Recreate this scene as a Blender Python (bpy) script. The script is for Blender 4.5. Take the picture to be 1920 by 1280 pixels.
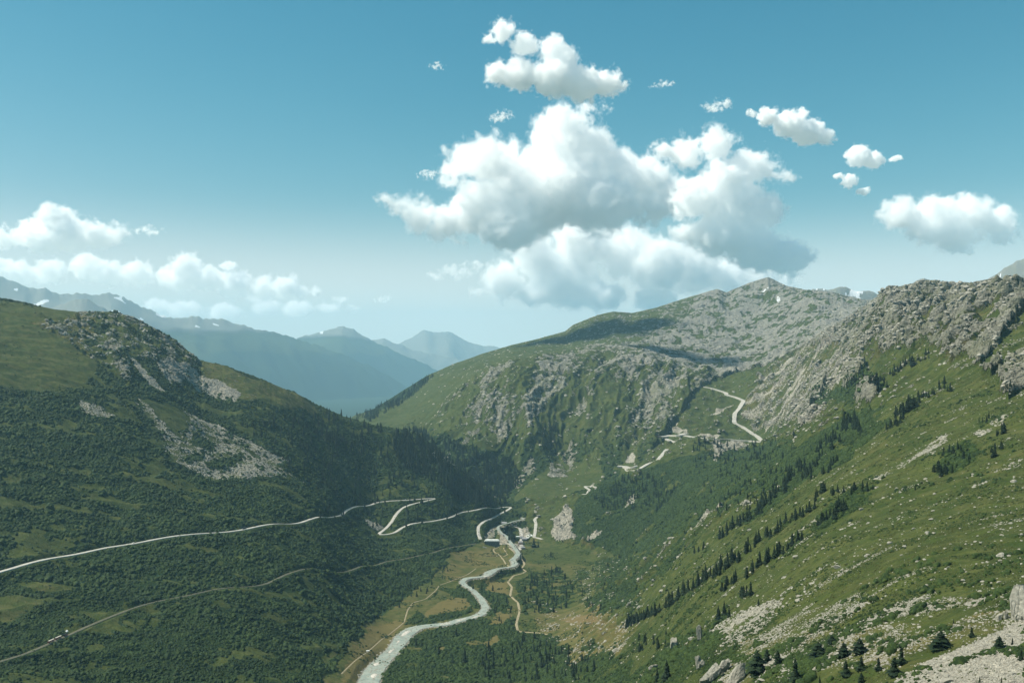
import bpy, bmesh, math, random
import numpy as np
from mathutils import Vector, Matrix

for _o in list(bpy.data.objects): bpy.data.objects.remove(_o)
random.seed(7)
SC = bpy.context.scene
COL = SC.collection
R = math.radians

# ------------------------------------------------------------------ camera, sky, sun, exposure
F_PX, CX, HY, EYE = 1867.0, 960.0, 665.0, 543.0      # photograph: 1920 px wide, horizon row 665, eye 543 m above the valley floor
cd = bpy.data.cameras.new('camera'); cam = bpy.data.objects.new('camera', cd); COL.objects.link(cam)
cam.location = (0, 0, EYE); cam.rotation_euler = (R(90), 0, 0)
cd.sensor_width = 36.0; cd.lens = 36.0 * F_PX / 1920.0
cd.shift_y = (HY - 640.0) / 1920.0
cd.clip_start = 5.0; cd.clip_end = 200000.0
SC.camera = cam

SUN_AZ, SUN_EL = -84.0, 54.0                          # degrees from the view direction (minus: left), height
wd = bpy.data.worlds.new("World"); SC.world = wd; wd.use_nodes = True
nt = wd.node_tree; nt.nodes.clear()
wo = nt.nodes.new('ShaderNodeOutputWorld'); bg = nt.nodes.new('ShaderNodeBackground')
sky = nt.nodes.new('ShaderNodeTexSky'); sky.sky_type = 'NISHITA'; sky.sun_disc = False
sky.sun_elevation = R(SUN_EL); sky.sun_rotation = R(SUN_AZ); sky.altitude = 2300
sky.air_density = 1.25; sky.dust_density = 1.0; sky.ozone_density = 2.0
# the photograph's film look: each channel of the sky with its own gain and contrast
# below the horizon the pale horizon colour goes on, added to brighten cloud undersides
_tc = nt.nodes.new('ShaderNodeTexCoord'); _sx = nt.nodes.new('ShaderNodeSeparateXYZ'); _cx = nt.nodes.new('ShaderNodeCombineXYZ'); _mx = nt.nodes.new('ShaderNodeMath'); _mx.operation = 'MAXIMUM'; _mx.inputs[1].default_value = .025
nt.links.new(_tc.outputs['Generated'], _sx.inputs[0]); nt.links.new(_sx.outputs[2], _mx.inputs[0]); nt.links.new(_sx.outputs[0], _cx.inputs[0]); nt.links.new(_sx.outputs[1], _cx.inputs[1]); nt.links.new(_mx.outputs[0], _cx.inputs[2]); nt.links.new(_cx.outputs[0], sky.inputs[0])
ssep = nt.nodes.new('ShaderNodeSeparateColor'); scmb = nt.nodes.new('ShaderNodeCombineColor'); nt.links.new(sky.outputs[0], ssep.inputs[0])
for _k, (_g, _a) in enumerate(((2.5, .0137), (1.1, .085), (.9, .0993))):
    _p = nt.nodes.new('ShaderNodeMath'); _p.operation = 'POWER'; _p.inputs[1].default_value = _g; nt.links.new(ssep.outputs[_k], _p.inputs[0])
    _m = nt.nodes.new('ShaderNodeMath'); _m.operation = 'MULTIPLY'; _m.inputs[1].default_value = _a / .146; nt.links.new(_p.outputs[0], _m.inputs[0])
    nt.links.new(_m.outputs[0], scmb.inputs[_k])
_c = nt.nodes.new('ShaderNodeMath'); _c.operation = 'MULTIPLY'; _c.inputs[1].default_value = .90; nt.links.new(scmb.inputs[1].links[0].from_socket, _c.inputs[0])
_n = nt.nodes.new('ShaderNodeMath'); _n.operation = 'SMOOTH_MIN'; _n.inputs[2].default_value = 1.5; nt.links.new(scmb.inputs[0].links[0].from_socket, _n.inputs[0]); nt.links.new(_c.outputs[0], _n.inputs[1]); nt.links.new(_n.outputs[0], scmb.inputs[0])
# brighter, whiter air low over the horizon
_hz = nt.nodes.new('ShaderNodeMapRange'); _hz.interpolation_type = 'SMOOTHERSTEP'; nt.links.new(_sx.outputs[2], _hz.inputs[0])
for _i, _vv in ((1, .17), (2, 0.0), (3, 0.0), (4, .72)): _hz.inputs[_i].default_value = _vv
_wm = nt.nodes.new('ShaderNodeMix'); _wm.data_type = 'RGBA'; nt.links.new(_hz.outputs[0], _wm.inputs['Factor']); nt.links.new(scmb.outputs[0], _wm.inputs['A']); _wm.inputs['B'].default_value = (7.0, 7.6, 7.3, 1)
nt.links.new(_wm.outputs['Result'], bg.inputs[0])
bg.inputs[1].default_value = 0.10
nt.links.new(bg.outputs[0], wo.inputs[0])
sd = bpy.data.lights.new('sun', 'SUN'); sun = bpy.data.objects.new('sun', sd); COL.objects.link(sun)
sd.energy = 5.0; sd.angle = R(0.53); sd.color = (1.0, 0.935, 0.80)
SDIR = Vector((math.sin(R(SUN_AZ)) * math.cos(R(SUN_EL)), math.cos(R(SUN_AZ)) * math.cos(R(SUN_EL)), math.sin(R(SUN_EL))))
sun.rotation_euler = SDIR.to_track_quat('Z', 'Y').to_euler(); sun.location = (0, 0, 3000)
SC.view_settings.view_transform = 'Standard'; SC.view_settings.look = 'None'
SC.view_settings.exposure = 0.62; SC.view_settings.gamma = 1.0
cy = SC.cycles
cy.max_bounces = 100; cy.diffuse_bounces = 3; cy.glossy_bounces = 2; cy.transmission_bounces = 2
cy.volume_bounces = 96; cy.transparent_max_bounces = 160

# ------------------------------------------------------------------ helpers
def tag(o, label=None, cat=None, group=None, kind=None):
    for k, v in (('label', label), ('category', cat), ('group', group), ('kind', kind)):
        if v: o[k] = v
    return o
def empty(name, loc, rz=0.0, sc=1.0):
    o = bpy.data.objects.new(name, None); COL.objects.link(o); o.location = loc; o.rotation_euler = (0, 0, rz); o.scale = (sc, sc, sc); return o
def mesh_obj(name, verts, faces, mats, parent=None, fm=None, smooth=False, link=True):
    me = bpy.data.meshes.new(name); me.from_pydata([tuple(map(float, v)) for v in verts], [], [tuple(map(int, f)) for f in faces])
    for m in (mats if isinstance(mats, (list, tuple)) else [mats]): me.materials.append(m)
    if fm is not None: me.polygons.foreach_set('material_index', np.asarray(fm, np.int32))
    if smooth: me.polygons.foreach_set('use_smooth', np.ones(len(me.polygons), bool))
    me.update(); o = bpy.data.objects.new(name, me)
    if link: COL.objects.link(o)
    if parent is not None: o.parent = parent
    return o
class MB:                                             # collects shapes into one mesh
    def __init__(s): s.v = []; s.f = []; s.m = []
    def add(s, v, f, m=0):
        b = len(s.v); s.v += [tuple(p) for p in v]; s.f += [tuple(b + i for i in q) for q in f]; s.m += [m] * len(f)
    def box(s, x0, x1, y0, y1, z0, z1, m=0):
        s.add([(x0,y0,z0),(x1,y0,z0),(x1,y1,z0),(x0,y1,z0),(x0,y0,z1),(x1,y0,z1),(x1,y1,z1),(x0,y1,z1)],
              [(0,3,2,1),(4,5,6,7),(0,1,5,4),(1,2,6,5),(2,3,7,6),(3,0,4,7)], m)
    def cyl(s, c, axis, r, h, n=12, m=0, r2=None):
        r2 = r if r2 is None else r2
        q = Vector(axis).to_track_quat('Z', 'Y'); c = Vector(c); v = []
        for k, (rr, hh) in enumerate(((r, 0), (r2, h))):
            for i in range(n):
                a = 2 * math.pi * i / n; v.append(c + q @ Vector((rr * math.cos(a), rr * math.sin(a), hh)))
        s.add(v, [(i, (i+1) % n, n + (i+1) % n, n + i) for i in range(n)] + [tuple(range(n))[::-1], tuple(range(n, 2*n))], m)
    def build(s, name, mats, parent=None, smooth=False, link=True): return mesh_obj(name, s.v, s.f, mats, parent, s.m, smooth, link)
def sstep(a, b, x):
    t = np.clip((x - a) / (b - a), 0, 1); return t * t * (3 - 2 * t)
_tab = {}
def pn(x, y, seed):                                   # 2-D gradient noise, about -0.7..0.7
    if seed not in _tab:
        a = np.random.RandomState(seed).rand(256, 256) * 2 * np.pi
        _tab[seed] = (np.cos(a).astype(np.float32), np.sin(a).astype(np.float32))
    gx, gy = _tab[seed]
    xf = np.floor(x); yf = np.floor(y)
    xi = xf.astype(np.int32) & 255; yi = yf.astype(np.int32) & 255
    fx = (x - xf).astype(np.float32); fy = (y - yf).astype(np.float32)
    xj = (xi + 1) & 255; yj = (yi + 1) & 255
    u = fx*fx*fx*(fx*(fx*6-15)+10); v = fy*fy*fy*(fy*(fy*6-15)+10)
    n00 = gx[xi, yi]*fx + gy[xi, yi]*fy; n10 = gx[xj, yi]*(fx-1) + gy[xj, yi]*fy
    n01 = gx[xi, yj]*fx + gy[xi, yj]*(fy-1); n11 = gx[xj, yj]*(fx-1) + gy[xj, yj]*(fy-1)
    a = n00 + u*(n10-n00); b = n01 + u*(n11-n01)
    return a + v*(b-a)

# photograph crops used when reading positions off the picture: (x0, y0, photo px per crop px)
CR = {1: (860, 920, .13542), 2: (640, 860, .32807), 3: (1080, 680, .21875), 4: (0, 520, 1/3), 5: (0, 860, 1/3),
      6: (1300, 480, .32804), 7: (1180, 860, .38542), 8: (600, 540, .375), 9: (880, 960, .078125), 0: (0, 0, 1.0),
      11: (1600, 1100, 1/6), 12: (1220, 1100, .19792), 13: (900, 1120, .1875)}
def C(k, *pts):
    x0, y0, s = CR[k]; return [(x0 + p[0]*s, y0 + p[1]*s) + tuple(p[2:]) for p in pts]

# ------------------------------------------------------------------ terrain: a height field on a grid of bearings and distances
NC = 1340
U = np.linspace(-0.61, 0.61, NC).astype(np.float64)
def _rows():
    segs = [(60, 250, 36), (250, 1000, 360), (1000, 4500, 900), (4500, 9000, 230), (9000, 40000, 300)]
    r = []
    for a, b, n in segs: r.append(np.exp(np.linspace(math.log(a), math.log(b), n, endpoint=False)))
    return np.concatenate(r + [[40000.0]])
YR = _rows(); NR = len(YR); VR = np.log(YR)

# survey: for bearings (photo column) a list of (distance, photo row) the ground passes through
SURVEY = {
 -250: [(300,1560),(700,1450),(1150,1240),(1450,1040),(1750,820),(2100,640),(2500,520),(2750,495),(3300,600),(5000,680),(8500,720)],
 0:   [(300,1600),(700,1500),(1150,1295),(1450,1100),(1750,900),(2100,730),(2500,600),(2750,562),(3300,650),(5000,720),(8500,760)],
 200: [(300,1650),(700,1530),(1250,1290),(1500,1130),(1800,960),(2200,770),(2600,640),(2850,588),(3400,680),(5000,760),(8500,780)],
 400: [(300,1650),(700,1560),(1320,1290),(1550,1150),(1900,990),(2300,850),(2700,740),(2980,686),(3500,770),(5000,800),(8500,790)],
 600: [(300,1680),(700,1600),(1430,1290),(1600,1215),(1900,1085),(2300,965),(2700,870),(3000,800),(3120,772),(3500,850),(5000,860),(7000,830)],
 700: [(700,1620),(1500,1285),(1750,1208),(1950,1156),(2300,1060),(2600,1000),(2800,950),(3000,865),(3150,797),(3600,860),(4600,812),(5200,790),(5700,774),(7000,800)],
 780: [(700,1620),(1500,1285),(2000,1148),(2200,1108),(2500,1040),(2750,975),(2950,920),(3150,850),(3250,815),(3650,870),(4200,825),(4700,790),(5400,745),(6000,714),(7500,740)],
 870: [(700,1600),(1500,1285),(2000,1148),(2600,1049),(2750,1026),(2900,988),(3050,945),(3200,887),(3420,925),(3650,880),(4000,805),(4400,745),(4800,725),(5500,697),(6300,669),(7500,700)],
 940: [(700,1600),(1500,1285),(2000,1148),(2600,1049),(2860,1019),(3000,1001),(3100,978),(3250,938),(3400,955),(3550,915),(3800,840),(4200,740),(4500,700),(5200,684),(6000,661),(6600,649),(8000,690)],
 1000:[(700,1550),(1400,1290),(2000,1148),(2600,1049),(3000,1003),(3150,970),(3350,925),(3650,880),(3900,800),(4200,730),(4500,690),(5200,672),(6000,650),(6700,630),(8000,680)],
 1060:[(700,1500),(1250,1290),(1500,1250),(2000,1145),(2700,1038),(2900,1005),(3100,960),(3300,930),(3600,890),(3900,830),(4200,750),(4500,690),(5200,668),(6200,638),(6900,610),(8000,670)],
 1130:[(500,1600),(900,1380),(1150,1275),(1500,1200),(1900,1125),(2400,1062),(2700,1030),(2800,1000),(2950,960),(3100,920),(3160,905),(3350,912),(3600,870),(3900,810),(4200,740),(4500,690),(5200,660),(6200,625),(7000,588),(8000,650)],
 1200:[(400,1600),(800,1290),(1100,1225),(1500,1145),(1900,1085),(2300,1040),(2600,1010),(2800,965),(3000,920),(3200,888),(3450,874),(3700,850),(4000,790),(4300,720),(4550,680),(5200,660),(6200,615),(7100,575),(8200,630)],
 1300:[(300,1600),(550,1290),(750,1215),(1000,1120),(1300,1068),(1700,1010),(2100,965),(2500,925),(3000,870),(3500,828),(3750,818),(4000,775),(4300,715),(4500,698),(5000,690),(5600,650),(6500,590),(7300,555),(8300,600)],
 1430:[(250,1600),(430,1290),(560,1200),(700,1115),(900,1040),(1200,970),(1700,905),(2300,860),(3000,835),(3700,822),(3900,770),(4100,720),(4300,690),(4600,695),(5200,670),(6000,610),(6800,560),(7200,523),(8300,600)],
 1550:[(200,1600),(370,1290),(480,1190),(600,1090),(800,980),(1100,900),(1500,840),(2000,790),(2600,745),(3200,710),(3600,660),(3900,622),(4500,640),(5500,600),(6200,557),(7500,600)],
 1700:[(150,1600),(320,1290),(400,1185),(500,1080),(700,960),(900,870),(1200,780),(1600,710),(2100,640),(2500,580),(2800,535),(3300,590),(5000,610),(8000,630)],
 1920:[(130,1600),(280,1285),(360,1160),(480,1040),(650,920),(850,800),(1100,700),(1500,610),(2000,530),(2500,560),(4000,590),(8000,610)],
 2150:[(130,1550),(250,1290),(350,1130),(480,980),(650,840),(850,720),(1100,600),(1500,520),(1900,470),(2500,500),(4000,540),(8000,580)],
}
def _survey_field():
    P, T = [], []
    for px, L in SURVEY.items():
        u = (px - CX) / F_PX
        pts = [(70, 1900)] + L
        for Y, py in pts:
            P.append((u * 4.2, math.log(Y) * 1.6)); T.append((HY - py) / F_PX)
    P = np.array(P); T = np.array(T); n = len(P)
    def K(d2): return 0.5 * d2 * np.log(np.maximum(d2, 1e-12))
    D2 = ((P[:, None] - P[None]) ** 2).sum(-1)
    A = np.zeros((n+3, n+3)); A[:n, :n] = K(D2) + np.eye(n) * 2e-4
    A[:n, n] = 1; A[:n, n+1:] = P; A[n:, :n] = A[:n, n:].T
    w = np.linalg.solve(A, np.concatenate([T, [0, 0, 0]]))
    us = np.linspace(U[0], U[-1], 220); vs = np.linspace(math.log(60), math.log(12000), 420)
    gu, gv = np.meshgrid(us * 4.2, vs * 1.6); out = np.zeros(gu.shape)
    for i in range(n): out += w[i] * K((gu - P[i, 0])**2 + (gv - P[i, 1])**2)
    out += w[n] + w[n+1] * gu + w[n+2] * gv
    # bilinear refinement onto the full grid
    fi = np.interp(VR, vs, np.arange(len(vs))); fj = np.interp(U, us, np.arange(len(us)))
    i0 = np.clip(fi.astype(int), 0, len(vs)-2); j0 = np.clip(fj.astype(int), 0, len(us)-2)
    a = (fi - i0)[:, None]; b = (fj - j0)[None]
    return ((1-a)*((1-b)*out[np.ix_(i0, j0)] + b*out[np.ix_(i0, j0+1)]) + a*((1-b)*out[np.ix_(i0+1, j0)] + b*out[np.ix_(i0+1, j0+1)]))
T0 = _survey_field()
GU, GY = np.meshgrid(U, YR); GX = GU * GY
VV = np.broadcast_to(VR[:, None], T0.shape)
# crest lines of the near hills (photo outline), with the distances between which each crest lies
CREST = [
 ([(-250,495),(0,560),(60,572),(100,580),(150,586),(215,585),(250,596),(290,616),(330,640),(375,676),(420,686),(470,705),(520,724),(560,740),(590,758),(640,780),(700,797),(740,803),(780,813),(820,842),(870,884),(910,918),(940,945)], 2300, 3330),
 ([(640,792),(665,782),(700,768),(800,706),(850,684),(900,666),(960,648),(1010,636),(1060,622),(1075,610),(1120,592),(1150,585),(1185,588),(1230,578),(1280,562),(1320,550),(1345,543),(1362,550),(1385,540),(1405,532),(1440,521),(1475,538),(1510,545),(1560,550),(1600,560),(1640,575)], 5000, 7900),
 ([(1400,700),(1430,690),(1470,668),(1510,645),(1560,614),(1600,590),(1640,566),(1655,547),(1690,540),(1730,529),(1790,535),(1850,530),(1920,528),(2100,480)], 1800, 4400),
]
def fix_crests(T, passes=2):
    for _ in range(passes):
        for L, y0, y1 in CREST:
            L = np.array(L, float); uu = (L[:, 0] - CX) / F_PX
            js = np.where((U >= uu[0]) & (U <= uu[-1]))[0]
            rows = np.where((YR > y0) & (YR < y1))[0]
            sub = T[np.ix_(rows, js)]; k = sub.argmax(0)
            want = (HY - np.interp(U[js], uu, L[:, 1])) / F_PX
            d = want - sub.max(0)
            vc = VR[rows][k]
            vc = np.convolve(np.pad(vc, 20, mode='edge'), np.ones(41)/41, 'valid')
            fade = np.minimum(sstep(-1, 12, np.arange(len(js))), 1)
            edge = np.minimum(1, np.minimum((js - js[0] + 1) / 25.0, (js[-1] - js + 1) / 25.0))
            wgt = np.exp(-((VV[:, js] - vc[None]) / 0.13) ** 2)
            wgt = np.where(VV[:, js] > vc[None], np.exp(-((VV[:, js] - vc[None]) / 0.2) ** 2), wgt)
            T[:, js] += d[None] * wgt * edge[None]
    return T
T0 = fix_crests(T0)

def profile_rows(T):                                  # photo row of every grid vertex, and the visible envelope
    py = HY - F_PX * T
    return py, np.minimum.accumulate(py, axis=0)
class Ground:
    def __init__(s, Z): s.set(Z)
    def set(s, Z):
        s.Z = Z; s.T = (Z - EYE) / GY; s.py, s.env = profile_rows(s.T)
    def hit(s, px, py, y_from=0.0):                   # the ground point one sees at a photo position
        fj = (( (px - CX) / F_PX) - U[0]) / (U[1] - U[0]); j = int(np.clip(round(fj), 0, NC-1))
        r0 = int(np.searchsorted(YR, y_from)) if y_from else 0
        col = s.py[r0:, j]; idx = np.nonzero(col <= py)[0]
        if len(idx) == 0: i = int(col.argmin()) + r0; Y = YR[i]
        else:
            i = idx[0] + r0
            if i == r0: Y = YR[i]
            else:
                a, b = s.py[i-1, j], s.py[i, j]; f = (a - py) / max(a - b, 1e-9); Y = YR[i-1] + (YR[i] - YR[i-1]) * min(max(f, 0), 1)
        X = (px - CX) / F_PX * Y
        return X, Y, s.z(X, Y)
    def z(s, X, Y):
        Y = np.maximum(Y, 61.0)
        fj = np.clip((X / Y - U[0]) / (U[1] - U[0]), 0, NC - 1.001); fi = np.clip(np.interp(np.log(Y), VR, np.arange(NR)), 0, NR - 1.001)
        i = np.int64(fi); j = np.int64(fj); a = fi - i; b = fj - j; Z = s.Z
        return (1-a)*((1-b)*Z[i, j] + b*Z[i, j+1]) + a*((1-b)*Z[i+1, j] + b*Z[i+1, j+1])
G = Ground(EYE + GY * T0)

# ---- far ranges: outline (photo), distance, steepness
RANGES = [
 ([(-400,430,18.75),(-150,480,19.38),(0,520,20.00),(30,530,20.00),(62,545,20.00),(80,538,20.25),(110,552,20.25),(160,552,20.62),(180,556,20.62),(205,550,20.62),(225,553,21.25),(240,562,21.25),(260,572,21.25),(300,590,21.88),(330,597,21.88),(350,598,22.50),(368,593,22.50),(385,600,22.50),(420,600,22.50),(445,608,23.12),(500,620,23.12),(540,632,23.75),(600,650,24.38),(650,668,25.00),(700,690,25.00),(750,718,25.00),(790,745,25.00),(840,790,25.00)], .42, 230),
 ([(40,600,15.88),(90,580,15.88),(125,566,16.00),(155,558,16.13),(185,570,16.26),(215,590,16.38),(260,620,16.51)], .5, 60),
 ([(480,650,28.75),(560,634,28.75),(600,624,28.75),(640,612,29.32),(665,620,29.32),(700,640,29.90),(760,668,29.90),(820,694,29.90),(870,712,29.90)], .45, 260),
 ([(620,650,32.77),(660,640,32.77),(720,634,32.77),(770,655,32.77),(830,668,33.90),(900,684,33.90)], .45, 260),
 ([(700,648,37.06),(740,646,37.06),(765,634,37.06),(783,626,37.06),(800,615,37.06),(815,625,37.06),(842,619,37.06),(862,632,37.06),(885,644,37.06),(930,650,37.06),(1000,656,37.06)], .6, 260),
 ([(1480,560,12),(1515,545,12),(1530,541,12),(1548,541,12),(1556,547,12),(1566,536,12),(1584,534,12),(1592,545,12.2),(1610,543,12.2),(1625,545,12.2),(1645,548,12.3),(1680,570,12.3)], .95, 70),
 ([(1690,545,12.5),(1712,532,12.5),(1730,520,12.5),(1750,530,12.5),(1800,550,12.5)], .95, 60),
 ([(1790,548,11),(1830,530,11),(1850,522,11),(1872,508,11),(1885,498,11),(1905,489,11),(1930,480,11),(2000,450,11),(2120,430,11)], .9, 90),
]
Zb = EYE + GY * T0
wfar = sstep(8300, 10500, GY)
Zb = Zb * (1 - wfar) + (-450 + 0 * GY) * wfar
FARID = np.zeros(GY.shape, np.int8)
far_rows = np.where(YR > 8800)[0]; fr = slice(far_rows[0], NR)
fx, fy, fu = GX[fr], GY[fr], GU[fr]
spur = (pn(fx/2600, fy/2600, 3)); spur2 = 1 - 2*np.abs(pn((fx*.75+fy*.66)/1700, (fy*.75-fx*.66)/3800, 5)) ; spur3 = 1 - 2*np.abs(pn((fx*.8+fy*.6)/800, (fy*.8-fx*.6)/1500, 6))
spur4 = pn(fx/330 + fy/1500, fy/900, 8)
for k, (L, s, amp) in enumerate(RANGES):
    L = np.array(L, float); uu = (L[:, 0] - CX) / F_PX
    _y, _p = np.interp(U, uu, L[:, 2]) * 1000, np.interp(U, uu, L[:, 1])
    def _ma(v, n): return np.convolve(np.pad(v, n//2, mode='edge'), np.ones(n)/n, 'valid')[:len(v)]
    _p = _ma(_ma(_p, 9), 7); _y = _ma(_ma(_ma(_y, 121), 81), 41); _j = 3.0*pn(U*95, U*0 + k, 9) + 2.0*pn(U*230, U*0 + k, 10)
    yr = np.broadcast_to(_y[None], fu.shape); pyr = np.broadcast_to(_p[None], fu.shape)
    zr = EYE + yr * (HY - pyr) / F_PX
    d = np.abs(fy - yr)
    a = sstep(0, 900, d); zr = zr - np.exp(-(d/(260 if k < 5 else 120))**2) * _j[None] * yr / F_PX
    h = zr - s * d ** 1.0 * (1 + .25*spur) + a * amp * (spur2 * .8 + spur3 * .45) - a * amp * .5 + amp*.16*spur3*(1-a) + amp*.12*spur4
    out = np.minimum(1, np.minimum((fu - uu[0]) / .02, (uu[-1] - fu) / .02)); h = np.where(out > 0, h, -900)
    m = h > Zb[fr]; Zb[fr] = np.where(m, h, Zb[fr]); FARID[fr] = np.where(m, k + 1, FARID[fr])
G.set(Zb)
# ------------------------------------------------------------------ ground cover, drawn as regions in plan
def to_plan(pts, y_from=0.0):
    out = []
    for p in pts:
        X, Y, Z = G.hit(p[0], p[1], p[2] if len(p) > 2 else y_from); out.append((X / Y, math.log(Y)))
    return out
wx1 = pn(GX/60, GY/60, 21); wy1 = pn(GX/60, GY/60, 22); wx2 = pn(GX/17, GY/17, 23); wy2 = pn(GX/17, GY/17, 24)
def inside_uv(poly, uu, vv):
    c = np.zeros(uu.shape, bool); n = len(poly)
    for i in range(n):
        x1, y1 = poly[i]; x2, y2 = poly[(i+1) % n]
        if y1 == y2: continue
        c ^= ((y1 > vv) != (y2 > vv)) & (uu < (x2-x1)*(vv-y1)/(y2-y1)+x1)
    return c
def region(pts, warp=25.0, y_from=0.0, warp2=8.0, soft=True):
    poly = to_plan(pts, y_from); P = np.array(poly)
    m = .06
    ii = np.where((VR > P[:, 1].min()-m) & (VR < P[:, 1].max()+m))[0]; jj = np.where((U > P[:, 0].min()-m*.4) & (U < P[:, 0].max()+m*.4))[0]
    out = np.zeros(GY.shape, np.float32)
    if len(ii) == 0 or len(jj) == 0: return out
    ix = np.ix_(ii, jj); Y = GY[ix]
    uu = GU[ix] + (wx1[ix]*warp + wx2[ix]*warp2) / Y; vv = VV[ix] + (wy1[ix]*warp + wy2[ix]*warp2) / Y
    out[ix] = inside_uv(poly, uu, vv)
    if soft: out[ix] = .5*out[ix] + .5*inside_uv(poly, uu + wy2[ix]*warp2*1.6/Y, vv + wx2[ix]*warp2*1.6/Y)
    return out

# which body of land each vertex belongs to: 0 valley floor, 1 left hillside, 2 right hillside, 3 the mountain across, 4+ far ranges
PXG = CX + F_PX * GU
y_mtn = np.interp(PXG[0], [-300, 0, 400, 640, 780, 870, 940, 1000, 1060, 1130, 1200, 1300, 1370, 1430, 1480, 1550, 1640, 1700, 1920, 2200],
                          [3600, 3500, 3500, 3450, 3560, 3400, 3400, 3300, 3250, 3270, 3500, 4150, 4480, 4560, 4500, 4350, 4000, 3900, 3500, 3400])
u_axis = np.interp(YR, [0, 300, 900, 1500, 2000, 2600, 3000, 3400], [(p - CX)/F_PX for p in (900, 900, 900, 900, 950, 970, 985, 985)])
REG = np.where(GU < u_axis[:, None], 1, 2)
REG = np.where(GY > y_mtn[None], 3, REG)
FLOOR_PX = [(560,1330),(610,1270),(660,1205),(700,1165),(735,1140),(760,1120),(800,1092),(835,1058),(850,1034),(880,1024),(898,1018),(935,1010),(1000,1012),(1050,1018),(1110,1034),(1130,1050),(1125,1090),(1110,1130),(1090,1180),(1070,1240),(1040,1330)]
floor_m = region(FLOOR_PX, 20)
REG = np.where(floor_m > .4, 0, REG)
REG = np.where(wfar > .5, 4, REG)

flat = np.clip(region(FLOOR_PX, 5), 0, 1)
for _ in range(10):
    flat[1:-1, 1:-1] = (flat[1:-1, 1:-1]*2 + flat[:-2, 1:-1] + flat[2:, 1:-1] + flat[1:-1, :-2] + flat[1:-1, 2:]) / 6

rock = np.zeros(GY.shape, np.float32); scree = rock.copy(); shrub = rock.copy(); dry = rock.copy(); snow = rock.copy(); pale = rock.copy(); soil = rock.copy()
n400 = pn(GX/400, GY/400, 31); n150 = pn(GX/150, GY/150, 32); n70 = pn(GX/70, GY/70, 33); n30 = pn(GX/30, GY/30, 34); n14 = pn(GX/14, GY/14, 36); n9 = pn(GX/9, GY/9, 40); str1 = pn(GX/150, GY/26, 38); str2 = pn(GX/55, GY/11, 39)
L_, R_, M_ = REG == 1, REG == 2, REG == 3

# left hillside: alder scrub below, pasture and crags above
shrub += L_ * .92
g = region(C(4, (-400,60),(0,120),(200,170),(450,190),(560,300),(450,400),(520,470),(560,520),(490,590),(370,665),(270,640),(180,605),(60,610),(-400,640)), 30)
shrub *= 1 - g; dry += g * .30
g = region(C(4, (1130,470),(1380,560),(1650,650),(1790,740),(1780,790),(1600,740),(1400,690),(1200,640),(1130,560)), 25); shrub *= 1 - .8*g; dry += .42*g; rock += .25*g
g = region(C(4, (170,265),(330,330),(440,420),(560,490),(700,600),(750,560),(720,450),(850,470),(930,560),(1000,610),(1100,610),(1040,540),(1130,470),(950,330),(800,255),(700,205),(620,190),(520,190),(440,240)), 24)
lrock = g; shrub *= 1 - .75*g; rock += g * (.28 + .7*n70 + .6*n30); dry += .25 * g; shrub += g*.8*sstep(.04, .2, pn(GX/45, GY/38, 52))
g = region(C(4, (850,470),(1000,470),(1090,500),(1150,560),(1240,580),(1350,650),(1300,700),(1160,640),(1060,600),(960,600)), 22); scree += g*.8; shrub *= 1-.5*g
g = region(C(4, (755,665),(800,690),(880,770),(960,850),(1010,880),(1060,860),(1020,800),(1080,750),(1200,810),(1290,880),(1400,900),(1500,980),(1620,1030),(1580,1080),(1720,1140),(1540,1130),(1400,1120),(1280,1150),(1180,1140),(1100,1090),(1010,1060),(930,980),(920,900),(820,770)), 16, 0, 9)
lscree = g; scree += g*(.50 + .6*n30 + .5*n70); shrub *= 1 - .9*g; shrub += g*.8*sstep(.10, .3, n30 + .6*n14)
g = region(C(4, (790,680),(950,720),(1080,800),(1040,850),(980,880),(880,780)), 12); shrub *= 1-g; dry += .15*g; scree *= 1-.8*g
for q in ([(1080,860),(1210,930),(1180,980),(1080,950)], [(1150,1040),(1370,990),(1380,1030),(1180,1080)], [(1060,990),(1150,980),(1140,1040),(1050,1040)]):
    g = region(C(4, *q), 10); shrub = np.maximum(shrub, g*.9); scree *= 1-g
g = region(C(4, (715,440),(740,445),(860,570),(935,660),(900,650),(800,560)), 6, 0, 4); scree += g*.9; shrub *= 1-g
g = region(C(4, (440,690),(560,720),(640,770),(560,790),(470,760)), 12); scree += .5*g; shrub *= 1-.8*g
for q in ([(350,790),(440,820),(420,850),(350,840)], [(560,690),(740,740),(780,800),(700,780)], [(1300,800),(1450,870),(1420,900),(1330,850)]):
    g = region(C(4, *q), 10); shrub *= 1-g
for q in ([(-60,770),(110,770),(280,825),(150,870),(60,930),(-60,940)], [(80,690),(230,690),(430,745),(380,765),(200,755)], [(0,1145/3*0+90),(130,90),(100,130),(0,140)], [(1800,1130),(1920,1040),(1920,1080),(1840,1140)]):
    g = region(C(5, *q), 10); shrub *= 1-g; dry += .35*g
g = region(C(4, (480,590),(560,520),(640,640),(760,720),(560,690)), 18); shrub = np.maximum(shrub, g*.95)
g = region(C(8, (0,880),(420,900),(560,1010),(330,1020),(100,960)), 30); shrub *= 1 - g*sstep(-.12, .22, n70 + .6*n30)
g = region(C(2, (130,345),(200,370),(240,400),(210,415),(160,390)), 5, 0, 3); scree += .9*g; shrub *= 1-g
g = region(C(8, (540,830),(640,840),(700,900),(620,880)), 10); scree += .8*g; shrub *= 1 - .5*g
# gaps of grass between the scrub, running down the slope
gap = pn(GX/240 + GY/240, GY/48 - GX/60, 35) + .5*n30
shrub = np.where(L_ & (lscree < .1), shrub * (1 - .9*sstep(.14, .42, gap + .4*n14)), shrub)

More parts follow.
